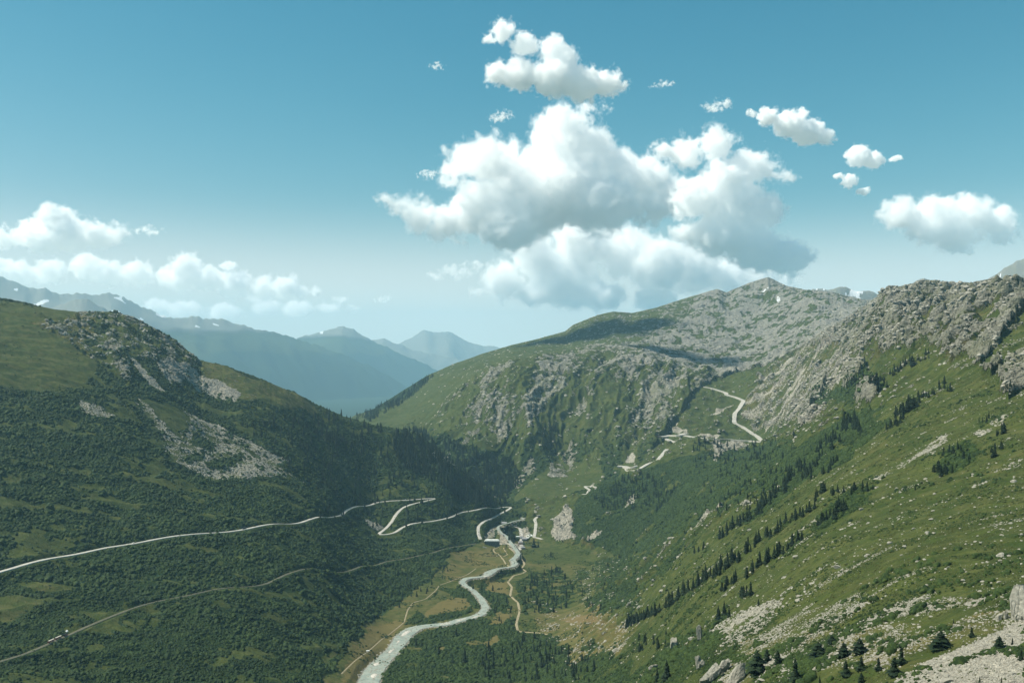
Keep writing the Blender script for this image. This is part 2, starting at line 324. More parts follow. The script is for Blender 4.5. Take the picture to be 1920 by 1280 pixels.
# valley floor
F_ = REG == 0
dry += F_ * (.42 + .35*n150)
for q, w in ((C(2, (330,960),(400,940),(560,960),(500,900),(440,870),(500,800),(560,735),(700,760),(740,850),(790,830),(770,790),(560,730),(560,760),(400,900)), 8),
          (C(2, (230,1190),(340,1100),(400,1020),(470,990),(600,960),(720,930),(840,890),(850,830),(780,760),(780,720),(880,700),(940,690),(960,860),(1000,1000),(1200,1000),(1300,1100),(1500,1300),(200,1300)), 12),
          (C(2, (450,905),(560,870),(740,850),(760,870),(640,910),(500,930)), 8), (C(2, (790,640),(980,640),(990,660),(880,690),(840,650)), 5), (C(2, (560,740),(700,740),(760,800),(800,860),(700,820)), 9)):
    g = region(q, w, 0, 6); shrub = np.where(F_, np.maximum(shrub, g*.85), shrub)
g = region(C(2, (1000,700),(1100,650),(1240,620),(1330,700),(1340,800),(1260,860),(1180,880),(1060,890),(1010,800)), 12, 0, 6); shrub = np.maximum(shrub, g*.8*sstep(-.22, .02, n30 + .5*n14))
g = region(C(2, (1340,640),(1500,560),(1700,560),(1700,900),(1480,880),(1360,800)), 14); shrub = np.maximum(shrub, g*.8*sstep(-.05, .2, n30 + .6*n14)); scree += g*.3*(n14 > .1)
for q in (C(2, (800,1050),(900,1000),(910,1030),(850,1070)), C(2, (850,940),(900,870),(980,890),(930,950)), C(2, (470,890),(560,820),(640,790),(720,800),(740,850),(620,880),(480,910)), C(2,(840,700),(960,700),(950,780),(830,750)), C(2, (540,1080),(600,1070),(590,1100))):
    g = region(q, 9, 0, 6); shrub *= 1-g; dry = np.maximum(dry, g*.85)
g = region(C(2, (0,1230),(160,960),(300,920),(380,930),(320,980),(290,1080),(180,1160),(60,1260),(0,1300)), 10); shrub *= 1-g; dry = np.maximum(dry, g*.8)
shrub = np.where(F_, shrub * (1 - .8*sstep(.3, .5, n70 + .4*n30)), shrub)
g = region(C(2, (660,520),(860,500),(980,600),(960,640),(600,700),(590,640)), 10); dry = np.maximum(dry, g*(.62+.5*n70)); shrub *= 1-.9*g
g = region(C(1, (900,800),(1500,700),(1900,800),(1500,1000),(950,1000)), 8); dry = np.where(g > .5, .22, dry); shrub *= 1-.9*g

# right hillside
dry += R_ * (.20 + .25*n150)
g = region([(1062,985),(1085,930),(1120,900),(1165,892),(1240,872),(1330,850),(1420,838),(1500,840),(1560,800),(1640,760),(1665,790),(1600,860),(1520,900),(1420,935),(1350,970),(1260,1010),(1190,1042),(1130,1030),(1080,1020)], 30)
rshrub = g; shrub = np.where(R_, np.maximum(shrub, g * (.95 - .8*sstep(.25, .5, n70+.3*n30))), shrub)
for q in ([(1100,1040),(1240,1010),(1330,1000),(1250,1080),(1150,1150),(1060,1170),(1090,1090)], [(980,1290),(1010,1190),(1100,1200),(1180,1240),(1240,1290)], [(1190,1290),(1230,1230),(1300,1180),(1400,1190),(1380,1250),(1340,1290)],[(1320,1170),(1380,1150),(1385,1230),(1310,1215)]):
    g = region(q, 14); shrub = np.where(R_, np.maximum(shrub, g * (.8 - .9*sstep(.0, .3, n70+.5*n30))), shrub)
for q in (C(6, (800,1000),(900,880),(1010,930),(1030,960),(900,1080),(700,1100)), C(6, (540,1180),(640,1120),(760,1180),(700,1280),(560,1280)), C(6, (1420,1130),(1560,1060),(1640,1130),(1500,1240),(1400,1240)), C(7, (520,330),(700,170),(790,120),(800,160),(620,300)), C(7, (900,330),(960,240),(1120,130),(1180,160),(1100,250),(960,330)), C(6,(660,830),(860,760),(1060,700),(1100,760),(900,860),(700,880))):
    g = region(q, 10); shrub = np.where(R_, np.maximum(shrub, g*.8), shrub)
g = region(C(6, (1080,190),(1120,170),(1300,140),(1500,145),(1700,155),(1990,120),(1990,160),(1890,200),(1790,360),(1700,480),(1600,600),(1500,600),(1400,520),(1250,520),(1050,600),(900,590),(850,500),(700,500),(640,470),(850,340),(1000,280)), 30, 0, 12)
rrock = g; rock += g * (.22 + .8*n70 + .6*n30 + .7*str1 + .4*str2); dry += .2*g
g = region(C(6, (640,480),(850,480),(900,600),(820,760),(700,850),(740,950),(640,975),(500,950),(380,1000),(270,920),(270,850),(370,740),(360,680),(560,560)), 20, 0, 12)
rock += g*(.10+.4*n30); scree += g * (.40 + .8*pn((GX-GY*.3)/180, (GY+GX*.3)/40, 37)); dry += .2*g
for q in (C(6, (1580,600),(1680,480),(1780,330),(1880,200),(1990,180),(1990,420),(1890,280),(1800,430),(1680,580),(1620,620)), C(6, (1760,700),(1800,620),(1990,500),(1990,720),(1900,760),(1800,830)), C(6, (1660,690),(1700,640),(1770,575),(1750,640),(1690,680)), C(6, (670,840),(700,740),(760,700),(740,800)), C(6, (920,850),(960,770),(1010,740),(1040,830),(1000,860)),
          C(6, (850,700),(940,660),(980,680),(900,760),(860,760))):
    g = region(q, 10, 0, 6); rock = np.where(g > 0, rock + g*.9, rock)
for q in (C(7, (400,830),(440,790),(560,715),(700,700),(820,680),(760,740),(700,790),(640,850),(560,870),(500,850)), C(7, (440,880),(520,870),(560,910),(500,910)), C(6, (1010,1280),(1200,1170),(1440,1030),(1460,1050),(1240,1180),(1060,1290)), C(6, (1600,1020),(1780,920),(1800,960),(1640,1040)), C(7,(820,740),(900,680),(930,690),(850,760)), C(7,(300,350),(440,250),(450,262),(330,350))):
    g = region(q, 10, 0, 5); scree += g*(.48+.7*n30+.3*n14); shrub *= 1-g
g = region(C(7, (800,760),(1000,720),(1200,740),(1350,690),(1480,680),(1720,730),(1740,770),(1500,790),(1300,820),(1000,850),(760,870),(600,900),(620,870)), 14, 0, 5); scree = np.where(R_, np.maximum(scree, g*(.30+.75*n30+.3*n14)), scree)
g = region(C(7, (440,1000),(560,890),(860,860),(1300,830),(1520,810),(1780,770),(2100,740),(2100,1200),(440,1200)), 10, 0, 4); dry = np.maximum(dry, g*(.50+.5*n30)); soil += g*(.42+.6*n30); scree = np.maximum(scree, g*(.30+.5*n30)); shrub = np.maximum(shrub, g*.75*sstep(.18, .34, n14 + .7*n30))
g = region(C(7, (1280,1120),(1400,1030),(1480,990),(1600,950),(1760,890),(1850,840),(2100,760),(2100,1200),(1280,1200)), 9, 0, 4); scree = np.maximum(scree, g*(.80+.5*n30+.3*n14))
g = region(C(7, (640,1000),(760,980),(800,1090),(640,1090)), 6); scree = np.maximum(scree, g*.75)
g = region(C(1, (1330,390),(1500,250),(1560,300),(1600,400),(1560,560),(1640,660),(1600,700),(1340,710),(1280,640)), 8, 0, 4); scree += g*1.0; shrub *= 1-g
g = region(C(1, (1780,750),(1830,620),(1920,560),(1990,580),(1900,640)), 5); scree += g; shrub *= 1-g
for q in (C(3, (1150,450),(1230,400),(1370,340),(1290,400),(1200,465)), C(3, (1150,700),(1350,660),(1480,700),(1300,760),(1200,860),(1180,760)), C(3, (400,1280),(460,1150),(540,1120),(500,1200)), C(3, (820,570),(900,500),(960,440),(880,540))):
    g = region(q, 12, 0, 6); scree += g*.7; shrub *= 1-.7*g
g = region([(1000,1120),(1130,1130),(1200,1180),(1160,1230),(1060,1250),(1000,1200)], 14); dry = np.maximum(dry, g*(.62+.4*n30)); scree += g*.25*(n30 > .05)
g = region(C(13, (800,220),(1000,170),(1200,220),(1360,330),(1200,300),(1000,280)), 5); dry = np.maximum(dry, g*.95); soil += .6*g; shrub *= 1-g

for q in (C(3, (805,606),(830,588),(875,572),(945,588),(950,614)), C(3, (425,862),(440,825),(480,795),(505,835),(500,862)), C(3, (118,1052),(148,1030),(178,1078),(160,1088)), C(3, (1000,640),(1240,625),(1270,645),(1100,655)), C(9, (1090,750),(1230,740),(1310,800),(1290,860),(1000,860),(930,780)), C(9, (1200,430),(1330,380),(1400,470),(1500,600),(1420,640),(1200,640)), C(9, (370,640),(430,420),(560,390),(620,420),(600,640)), C(9, (730,750),(830,740),(860,800),(740,810))):
    g = region(q, 2, 0, 1); scree = np.maximum(scree, g*1.1); shrub *= 1-g; dry *= 1-g
for q in ([(1200,1290),(1225,1235),(1270,1215),(1330,1210),(1350,1240),(1310,1290)], [(1390,1230),(1470,1215),(1540,1225),(1560,1290),(1430,1290)]):
    g = region(q, 6, 0, 3); shrub = np.where(R_, np.maximum(shrub, g*.9*sstep(-.15, .1, n30 + .5*n14)), shrub)
# the mountain across the valley: grassy face cut by gullies, slabs of rock, bare grey top
ac = GX*.963 - GY*.27 + 90*n400 + 34*n150 + 10*n70; al = GX*.27 + GY*.963
st1 = pn(ac/120, al/620, 41); st2 = pn(ac/46, al/210, 42); st3 = pn(ac/20, al/60, 43)
top = region([(1180,690),(1240,640),(1290,600),(1300,560),(1380,530),(1440,510),(1520,530),(1680,560),(1640,600),(1560,640),(1480,690),(1430,705),(1330,700)], 60, 4000, 30)
top = np.maximum(top, region([(1000,690),(1100,660),(1200,640),(1280,600),(1330,700),(1250,715),(1130,700),(1000,700)], 60, 4000, 30) * .55)
rock += M_ * (np.clip(.26 + 1.1*st1 + .7*st2 + .5*st3, 0, 1) * sstep(680, 1000, PXG) * sstep(150, 300, Zb) * (1 - sstep(4450, 4800, GY)) * .95)
rock += M_ * sstep(4450, 4800, GY) * (.24 + .55*n150 + .45*n70 + .35*n30) * sstep(980, 1300, PXG)
rock += M_ * (.10 + .5*n30 + .3*n14) * sstep(640, 900, PXG) * (1 - np.clip(shrub, 0, 1))
rock += R_ * (.10 + .3*str1 + .4*str2 + .3*n30) * sstep(900, 1500, GY) * (1 - np.clip(shrub, 0, 1))
scree += R_ * .30 * sstep(.20, .5, str1*.7 + .6*str2 + .5*n30) * (1 - np.clip(shrub, 0, 1))
rock += M_ * top * (.34 + .6*n150 + .5*n70 + .4*n30); pale += M_ * top * .9
for q in (C(8, (1700,470),(1790,430),(1830,470),(1740,560),(1640,600),(1600,560)), C(8, (1140,940),(1180,830),(1260,790),(1280,860),(1230,940)), C(8, (690,820),(740,740),(800,720),(740,800)), C(8, (880,760),(960,650),(970,690),(900,820)), C(8, (1030,600),(1080,440),(1120,460),(1050,620)), C(8,(1260,640),(1330,560),(1340,620),(1290,680)), C(8, (960,1000),(1060,870),(1070,920),(1000,1010))):
    g = region(q, 24, 3200, 10); rock = np.where(M_, rock + .75*g*(.7 + st2), rock)
shrub += M_ * (1 - sstep(120, 330, Zb)) * .55 * (st1 < .1)
g = region(C(8, (540,760),(700,820),(830,860),(960,880),(990,980),(900,1030),(760,880),(560,800)), 30, 3300); shrub = np.where(M_, np.maximum(shrub, .9*g), shrub); rock *= 1-.6*g*M_
g = region(C(8, (170,640),(400,520),(560,420),(540,460),(420,560),(240,670)), 30, 3400); shrub = np.where(M_, np.maximum(shrub, .9*g), shrub); fwood = g
dry += M_ * (.16 + .3*n400 + .2*n70)
for q in ([(1425,552),(1433,545),(1442,544),(1436,549)], [(1455,568),(1459,562),(1464,566),(1460,570)]):
    snow += region(q, 4, 5000, 2)

# far ranges
Fa = REG == 4
z_h = Zb
rock += Fa * sstep(700, 1250, z_h + 250*pn(GX/900, GY/900, 45)) * .8; shrub += Fa * (1 - sstep(350, 800, z_h + 200*pn(GX/1200, GY/1200, 46))) * .9
dry += Fa * (z_h < -300) * (.5 + .9*(pn(GX/500, GY/500, 47) > .05)); shrub *= np.where(Fa & (z_h < -300), .15, 1)
fid = FARID
snow += np.where(fid == 5, .3*sstep(1350, 1600, z_h + 300*pn(GX/700, GY/700, 48)), 0)
snow += np.where((fid == 1) | (fid == 3), (sstep(.33, .4, pn(GX/300, GY/500, 49)) * sstep(950, 1300, z_h)) * .9, 0)
snow += np.where(fid == 6, sstep(.26, .34, pn(GX/240+.4, GY/300, 50)) * 1.0, 0); snow += np.where(fid == 8, sstep(.22, .3, pn(GX/200, GY/200, 51)), 0)
for q in ([(1848,533),(1860,516),(1874,515),(1872,524),(1860,533)], [(1582,552),(1600,548),(1612,545),(1612,556),(1625,565),(1600,560)], [(1515,546),(1530,541),(1548,540),(1546,546)]):
    snow += region(q, 60, 9000, 30)
rock = np.where((fid >= 6) | (fid == 4) | (fid == 5), 1, rock); pale = np.where(fid >= 1, .5, pale); shrub = np.where(Fa & (z_h < -300), .75, shrub)  # the two farthest ranges get all pale rock, haze painted into their colour

# ------------------------------------------------------------------ relief
cell = np.maximum(GX*0 + GY*(U[1]-U[0]), np.gradient(YR)[:, None] * .55)
def wv(lam): return sstep(1.6, 4.0, lam / cell)
def rdg(x, y, s): return 1 - 2.6*np.abs(pn(x, y, s))
nofl = 1 - flat
notfar = 1 - wfar
rk = np.clip(rock, 0, 1)
dz = np.zeros(GY.shape)
dz += nofl * notfar * (6*n400 + 4.5*n150*sstep(500, 1500, GY) + 3.2*n70*sstep(300, 900, GY) + 1.5*n30) + R_*nofl*sstep(450, 1000, GY)*(2.2*str1 + .8*str2) + L_*nofl*(5.5*rdg(GX/130 + GY/160, GY/70 - GX/110, 82) + 3*pn(GX/38 + GY/90, GY/30, 83) - 1.5) 
near = 1 - sstep(900, 1700, GY)
dz += nofl * wv(12) * (.55 + .9*rk*sstep(400, 900, GY)) * pn(GX/12, GY/12, 61) + nofl*near*wv(5)*.35*pn(GX/5, GY/5, 62)*(1+scree)
rough = np.clip(rk*1.2, 0, 1) * notfar * sstep(300, 1200, GY) * (1.0 + .7*R_)
# outcrops on the side slopes: ribs running across the view
dz += np.where(L_ | R_, 1, 0) * rough * (9*rdg(GX/170, GY/80, 63)*sstep(1000, 2200, GY) + 6.5*rdg(GX/60, GY/34, 64) + 3.6*wv(16)*rdg(GX/24, GY/16, 65) + 1.8*wv(9)*rdg(GX/10, GY/9, 66))
dz += L_ * np.clip(lrock, 0, 1) * (4*rdg(GX/46, GY/40, 67) + 4*rdg(GX/20, GY/18, 68) - 3)
# gullies and ribs of the mountain face
face = M_ * sstep(3500, 3800, GY) * (1 - sstep(4500, 5000, GY)) * notfar
face *= sstep(600, 900, PXG)
dz += face * 1.35 * (24*rdg(ac/190, al/900, 71) + 13*rdg(ac/75, al/300, 72) + 8*rdg(ac/32, al/90, 73) + 4*wv(15)*rdg(ac/16, al/34, 74) - 10)
dz += M_ * sstep(4500, 5000, GY) * notfar * 1.5 * (14*rdg(GX/420, GY/300, 75) + 9*rdg(GX/170, GY/130, 76)*(.5+.6*top) + 5*rdg(GX/70, GY/60, 77)*wv(60)*(.4+top) + 2.4*rdg(GX/32, GY/36, 78)*wv(36)*(.3+top))
dz += R_ * rough * (7*rdg(GX/260, GY/62, 84) + 4.5*rdg(GX/90, GY/24, 85)*wv(24)) * sstep(1300, 2000, GY)
dz += M_ * (1-face) * (1 - sstep(4500, 5000, GY)) * 3.0 * pn(ac/40, al/90, 79)
# woodland and scrub give the ground itself a lumpy skin
dz += shrub * wv(11) * nofl * .8*pn(GX/11, GY/11, 81)
dz *= sstep(150, 400, GY)*.8 + .2
Z1 = Zb + dz
G.set(Z1)
T1 = fix_crests(G.T.copy(), 1)
Z1 = EYE + GY * (0.8*T1 + 0.2*G.T)
G.set(Z1)
# ------------------------------------------------------------------ materials
class NT:
    def __init__(s, name, world=False):
        s.m = bpy.data.materials.new(name); s.m.use_nodes = True; s.t = s.m.node_tree; s.t.nodes.clear()
        s.out = s.t.nodes.new('ShaderNodeOutputMaterial')
    def n(s, typ, **kw):
        o = s.t.nodes.new(typ)
        for k, v in kw.items(): setattr(o, k, v)
        return o
    def L(s, a, b): s.t.links.new(a, b)
    def inp(s, sock, v):
        if hasattr(v, 'is_output') or hasattr(v, 'links'): s.L(v, sock)
        else: sock.default_value = v
    def coord(s, scale=(1,1,1)):
        tc = s.n('ShaderNodeTexCoord'); mp = s.n('ShaderNodeMapping'); s.L(tc.outputs['Object'], mp.inputs[0]); mp.inputs['Scale'].default_value = scale; return mp.outputs[0]
    def noise(s, vec, scale, detail=3, rough=.55, out='Fac', dist=0):
        o = s.n('ShaderNodeTexNoise'); s.L(vec, o.inputs['Vector']); o.inputs['Scale'].default_value = scale; o.inputs['Detail'].default_value = detail
        o.inputs['Roughness'].default_value = rough; o.inputs['Distortion'].default_value = dist; return o.outputs[out]
    def voro(s, vec, scale, out='Distance', feature='F1', rnd=1.0):
        o = s.n('ShaderNodeTexVoronoi'); o.feature = feature; s.L(vec, o.inputs['Vector']); o.inputs['Scale'].default_value = scale; o.inputs['Randomness'].default_value = rnd; return o.outputs[out]
    def math(s, op, a, b=0.0, c=None, clamp=False):
        o = s.n('ShaderNodeMath', operation=op, use_clamp=clamp); s.inp(o.inputs[0], a); s.inp(o.inputs[1], b)
        if c is not None: s.inp(o.inputs[2], c)
        return o.outputs[0]
    def ramp(s, f, lo, hi, a=0.0, b=1.0):
        o = s.n('ShaderNodeMapRange'); o.interpolation_type = 'SMOOTHSTEP'; s.inp(o.inputs[0], f)
        for i, v in zip((1, 2, 3, 4), (lo, hi, a, b)): s.inp(o.inputs[i], v)
        return o.outputs[0]
    def mix(s, f, a, b, blend='MIX'):
        o = s.n('ShaderNodeMix', data_type='RGBA', blend_type=blend); s.inp(o.inputs['Factor'], f)
        for k, v in (('A', a), ('B', b)):
            if isinstance(v, tuple) and len(v) == 3: v = v + (1,)
            s.inp(o.inputs[k], v)
        return o.outputs['Result']
    def attr(s, name):
        a = s.n('ShaderNodeAttribute'); a.attribute_name = name; return a
    def bsdf(s, col, rough=.9, normal=None, spec=.2, **kw):
        b = s.n('ShaderNodeBsdfPrincipled')
        if isinstance(col, tuple) and len(col) == 3: col = col + (1,)
        s.inp(b.inputs['Base Color'], col); s.inp(b.inputs['Roughness'], rough); b.inputs['Specular IOR Level'].default_value = spec
        if normal is not None: s.L(normal, b.inputs['Normal'])
        for k, v in kw.items(): s.inp(b.inputs[k], v)
        s.L(b.outputs[0], s.out.inputs[0]); return s.m
    def bump(s, h, dist=1.0, strength=1.0):
        b = s.n('ShaderNodeBump'); s.L(h, b.inputs['Height']); b.inputs['Distance'].default_value = dist; b.inputs['Strength'].default_value = strength; return b.outputs[0]

def land_material():
    m = NT('land'); v = m.coord()
    a = m.attr('cover_a'); sep = m.n('ShaderNodeSeparateColor'); m.L(a.outputs['Color'], sep.inputs[0]); rockA, screeA, shrubA = sep.outputs[0], sep.outputs[1], sep.outputs[2]; dryA = a.outputs['Alpha']
    b = m.attr('cover_b'); sp2 = m.n('ShaderNodeSeparateColor'); m.L(b.outputs['Color'], sp2.inputs[0]); snowB, paleB, soilB = sp2.outputs[0], sp2.outputs[1], sp2.outputs[2]
    nA = m.noise(v, .011, 5, .6); nB = m.noise(v, .06, 5, .65); nC = m.noise(v, .35, 4, .65); nE = m.noise(v, .14, 4, .7); nS = m.noise(m.coord((.018, .11, .06)), 1.0, 5, .68)
    grass = m.mix(m.ramp(nA, .35, .65), (.032, .051, .009), (.056, .072, .015))
    grass = m.mix(m.ramp(nE, .46, .62, 0, .6), grass, (.020, .033, .009))
    grass = m.mix(m.ramp(nB, .38, .7), grass, (.076, .084, .025))
    dryc = m.mix(nB, (.088, .074, .023), (.138, .118, .046))
    grass = m.mix(m.ramp(nS, .40, .66, 0, .75), grass, (.030, .044, .011))
    grass = m.mix(m.ramp(m.math('ADD', dryA, m.math('ADD', m.math('MULTIPLY', m.math('SUBTRACT', nB, .5), .8), m.math('MULTIPLY', m.math('SUBTRACT', nS, .5), .9))), .25, .85), grass, dryc)
    grass = m.mix(m.ramp(m.math('ADD', soilB, m.math('SUBTRACT', nC, .5)), .45, .8), grass, (.150, .105, .055))
    shr = m.mix(m.ramp(nC, .35, .65), (.010, .023, .006), (.023, .041, .010))
    col = m.mix(m.ramp(m.math('ADD', shrubA, m.math('MULTIPLY', m.math('SUBTRACT', nB, .5), .8)), .35, .6), grass, shr)
    vr = m.voro(v, .12, 'Color'); vs = m.n('ShaderNodeSeparateColor'); m.L(vr, vs.inputs[0])
    rc = m.mix(m.ramp(nE, .32, .66), (.110, .108, .085), (.250, .243, .195))
    rc = m.mix(m.math('MULTIPLY', vs.outputs[0], .35), rc, (.33, .325, .26))
    rc = m.mix(m.ramp(nA, .42, .6, 0, .55), rc, (.185, .195, .115))
    rc = m.mix(m.math('MULTIPLY', paleB, .6), rc, (.27, .26, .235))
    rfac = m.ramp(m.math('ADD', rockA, m.math('ADD', m.math('MULTIPLY', m.math('SUBTRACT', nB, .5), 1.2), m.math('MULTIPLY', m.math('SUBTRACT', nE, .5), 1.3))), .44, .56)
    col = m.mix(rfac, col, rc)
    # loose stones: cells, each a block of its own grey
    v1 = m.n('ShaderNodeTexVoronoi'); m.L(v, v1.inputs['Vector']); v1.inputs['Scale'].default_value = .33
    v2 = m.n('ShaderNodeTexVoronoi'); m.L(v, v2.inputs['Vector']); v2.inputs['Scale'].default_value = .8
    s1 = m.n('ShaderNodeSeparateColor'); m.L(v1.outputs['Color'], s1.inputs[0]); s2 = m.n('ShaderNodeSeparateColor'); m.L(v2.outputs['Color'], s2.inputs[0])
    sc = m.mix(m.math('ADD', m.math('MULTIPLY', s1.outputs[0], .6), m.math('MULTIPLY', s2.outputs[0], .4)), (.16, .15, .12), (.42, .395, .325))
    on = m.math('ADD', m.math('MULTIPLY', s1.outputs[1], .45), m.math('ADD', m.math('MULTIPLY', nB, .35), m.math('MULTIPLY', nE, .3)))
    sfac = m.ramp(m.math('SUBTRACT', screeA, on), -.12, .06)
    col = m.mix(sfac, col, sc)
    col = m.mix(m.ramp(m.math('ADD', snowB, m.math('MULTIPLY', m.math('SUBTRACT', nB, .5), .5)), .45, .6), col, (.80, .82, .84))
    hgt = m.math('ADD', m.math('MULTIPLY', nC, .6), m.math('ADD', m.math('MULTIPLY', m.math('ADD', nB, m.math('MULTIPLY', nE, .7)), m.math('ADD', 1.0, m.math('MULTIPLY', rfac, 6.0))), m.math('MULTIPLY', m.math('MULTIPLY', v1.outputs['Distance'], sfac), -1.0)))
    return m.bsdf(col, .95, m.bump(hgt, 2.4, 1.0), .1)
LAND = land_material()

def simple(name, c1, c2, scale=.5, rough=.85, spec=.3, bump=0.0, metallic=0.0):
    m = NT(name); v = m.coord(); n = m.noise(v, scale, 4, .6); col = m.mix(m.ramp(n, .3, .7), c1, c2)
    return m.bsdf(col, rough, m.bump(n, bump) if bump else None, spec, Metallic=metallic)
# ------------------------------------------------------------------ roads, railway, paths and river are cut into the relief before it is meshed
def trace(pts, step=5.0, y_from=0.0, sm=5, zsm=15, mono=False):
    P = []
    for p in pts:
        X, Y, Z = G.hit(p[0], p[1], p[2] if len(p) > 2 else y_from); P.append((X, Y))
    P = np.array(P); seg = np.sqrt((np.diff(P, axis=0)**2).sum(1)); s = np.concatenate([[0], np.cumsum(seg)])
    t = np.arange(0, s[-1], step); Q = np.stack([np.interp(t, s, P[:, 0]), np.interp(t, s, P[:, 1])], 1)
    def ma(a, k):
        if len(a) < k + 2: return a
        return np.convolve(np.pad(a, k//2, mode='edge'), np.ones(k)/k, 'valid')[:len(a)]
    for _ in range(2): Q[1:-1] = np.stack([ma(Q[:, 0], sm), ma(Q[:, 1], sm)], 1)[1:-1]
    z = ma(G.z(Q[:, 0], Q[:, 1]), zsm); z = ma(z, zsm)
    return np.column_stack([Q, z])
def carve(T, hw, blend, dzv=0.0, clear=None, zset=True, cover=None):
    global Z1
    Rr = hw + blend + 2; D = np.full(Z1.shape, 1e9, np.float32); ZT = np.zeros(Z1.shape, np.float32)
    hwv = np.full(len(T), hw) if T.shape[1] < 4 else T[:, 3]*.5
    for k, (x, y, z) in enumerate(T[:, :3]):
        rr = hwv[k] + blend + 2
        i0, i1 = np.searchsorted(YR, [y - rr, y + rr]); j0, j1 = np.searchsorted(U, [(x - rr)/y, (x + rr)/y])
        if i1 <= i0 or j1 <= j0: continue
        sl = (slice(i0, i1), slice(j0, j1)); d = np.hypot(GX[sl] - x, GY[sl] - y) - hwv[k]
        m = d < D[sl]; D[sl] = np.where(m, d, D[sl]); ZT[sl] = np.where(m, z + dzv, ZT[sl])
    w = 1 - sstep(0.8, blend, D); w = np.where(D < 1e8, w, 0)
    if zset: Z1 = Z1*(1-w) + ZT*w
    if clear is None: clear = blend
    c = np.where(D < 1e8, 1 - sstep(0, clear, D), 0)
    for a in (shrub, rock): a *= (1 - c)
    if cover is not None:
        for a, v in cover: a[:] = np.maximum(a, c*v)
    return D
ROAD_A = C(5, (-330,740),(0,640),(80,615),(350,548),(600,500),(1050,432),(1380,398),(1700,358),(1840,335),(1920,315)) + C(2, (20,300),(100,270),(200,250),(350,238),(500,225),(528,224),(541,229),(525,236),(500,240),(420,252),(350,280),(310,320),(282,370),(240,410),(210,426),(225,437),(260,437),(300,430),(350,390),(400,372),(500,360),(630,338),(690,300),(780,292),(900,285),(930,271),(965,269),(975,277),(950,295),(900,320),(820,355),(782,390),(783,430),(798,475))
ROAD_U = C(3, (1095,200),(1180,225),(1290,250),(1285,285),(1360,300),(1440,325),(1400,380),(1360,440),(1355,510),(1430,560),(1500,590),(1560,640),(1615,664),(1560,668),(1500,658),(1300,645),(1100,640),(950,630),(800,630),(722,632),(740,645),(790,655),(860,690))
ROAD_M = C(3, (780,740),(700,805),(620,860),(540,922),(450,922),(425,895),(380,880),(362,885))
ROAD_L = C(3, (165,1078),(130,1055),(75,1056),(120,1085),(100,1120),(50,1140))
ROAD_G = C(1, (1090,340),(1050,390),(1070,460),(1060,550),(1040,625),(1080,620),(1170,670))
ROAD_V = C(1, (570,742),(650,748),(760,758),(880,765)); ROAD_W = C(1, (865,755),(868,660),(872,600),(850,530),(770,490),(690,452))
RAIL = C(5, (-200,1215),(0,1145),(160,1095),(300,1035),(430,970),(600,895),(730,850),(850,805),(1100,760),(1500,715),(1920,640)) + C(2, (100,615),(250,580),(400,565),(520,540),(620,508),(700,498),(770,484))
YARD = C(9, (490,632),(500,560),(510,480),(560,400),(640,350),(740,315),(790,290))
PATH_L = C(2, (0,1225),(80,1150),(150,1100),(230,1030),(300,980),(360,930),(380,860),(410,820),(480,800),(540,750),(560,720),(620,700),(720,660),(770,625))
PATH_H = C(1, (560,770),(480,800),(490,840),(560,880),(620,950),(680,1030),(740,1085)); PATH_H2 = C(1, (620,780),(680,860),(640,900),(610,910))
PATH_R = C(1, (690,750),(780,850),(880,970),(915,1010),(870,1060),(935,1110),(880,1140),(760,1170),(680,1260)) + C(2, (950,700),(975,730),(965,780),(1010,820),(1020,870),(1000,940),(1010,985),(1100,990),(1180,998))
PATH_U = C(5, (850,640),(1130,640),(1300,635),(1500,600),(1700,575),(1900,572)); PATH_S = C(11, (640,430),(1000,428),(1300,400),(1600,375),(1900,345))
RIVER = [(978,966,8),(983,973,9),(975,978,9),(964,985,9),(953,992,7),(941,996,7),(934,1001,7),(934,1008,10),(941,1017,8),(949,1023,9),(955,1032,10),(963,1040,12),(972,1050,15),(968,1056,17),(961,1060,17),(966,1068,19),(962,1073,14),(945,1075,10),(930,1078,18),(918,1084,34),(913,1090,20),(896,1092,17),(876,1093,20),(866,1099,16),(872,1106,13),(883,1110,14),(902,1126,16),(911,1142,19),(904,1151,24),(890,1157,27),(863,1163,26),(837,1171,27),(804,1174,31),(776,1181,36),(758,1195,42),(742,1214,36),(722,1233,38),(702,1254,44),(690,1280,46),(672,1310,48),(655,1350,48)]
t_river = trace([(p[0], p[1]) for p in RIVER], 6, 0, 3, 21)
_cum = np.concatenate([[0], np.cumsum(np.hypot(np.diff([G.hit(p[0], p[1])[0] for p in RIVER]), np.diff([G.hit(p[0], p[1])[1] for p in RIVER])))])
_rs = np.concatenate([[0], np.cumsum(np.hypot(np.diff(t_river[:, 0]), np.diff(t_river[:, 1])))]); _rs *= _cum[-1] / _rs[-1]
wr = np.interp(_rs, _cum, [p[2] for p in RIVER]) * .66 * (1 + .22*pn(_rs/40, _rs*0, 90) + .2*pn(_rs/14, _rs*0+3, 91))
for i in range(1, len(t_river)): pass
zr_ = t_river[:, 2].copy(); zr_ = np.maximum.accumulate(zr_) if zr_[-1] > zr_[0] else np.maximum.accumulate(zr_[::-1])[::-1]
t_river = np.column_stack([t_river[:, 0], t_river[:, 1], zr_ - .5, wr])
carve(t_river, 0, 15, -.9, clear=8, cover=((scree, .9),))
LINES = {}
def add_line(key, pts, w, step=5, y_from=0.0, zsm=15, blend=9, clear=8, cover=((soil, .35),), zset=True, sm=5):
    T = trace(pts, step, y_from, sm, zsm); LINES[key] = (T, w)
    carve(T, w/2, blend, -.5, clear, zset, cover); G.set(Z1)
add_line('road_a', ROAD_A, 8.5, 5, sm=5)
add_line('road_u', ROAD_U, 16, 6, 3600, sm=3)
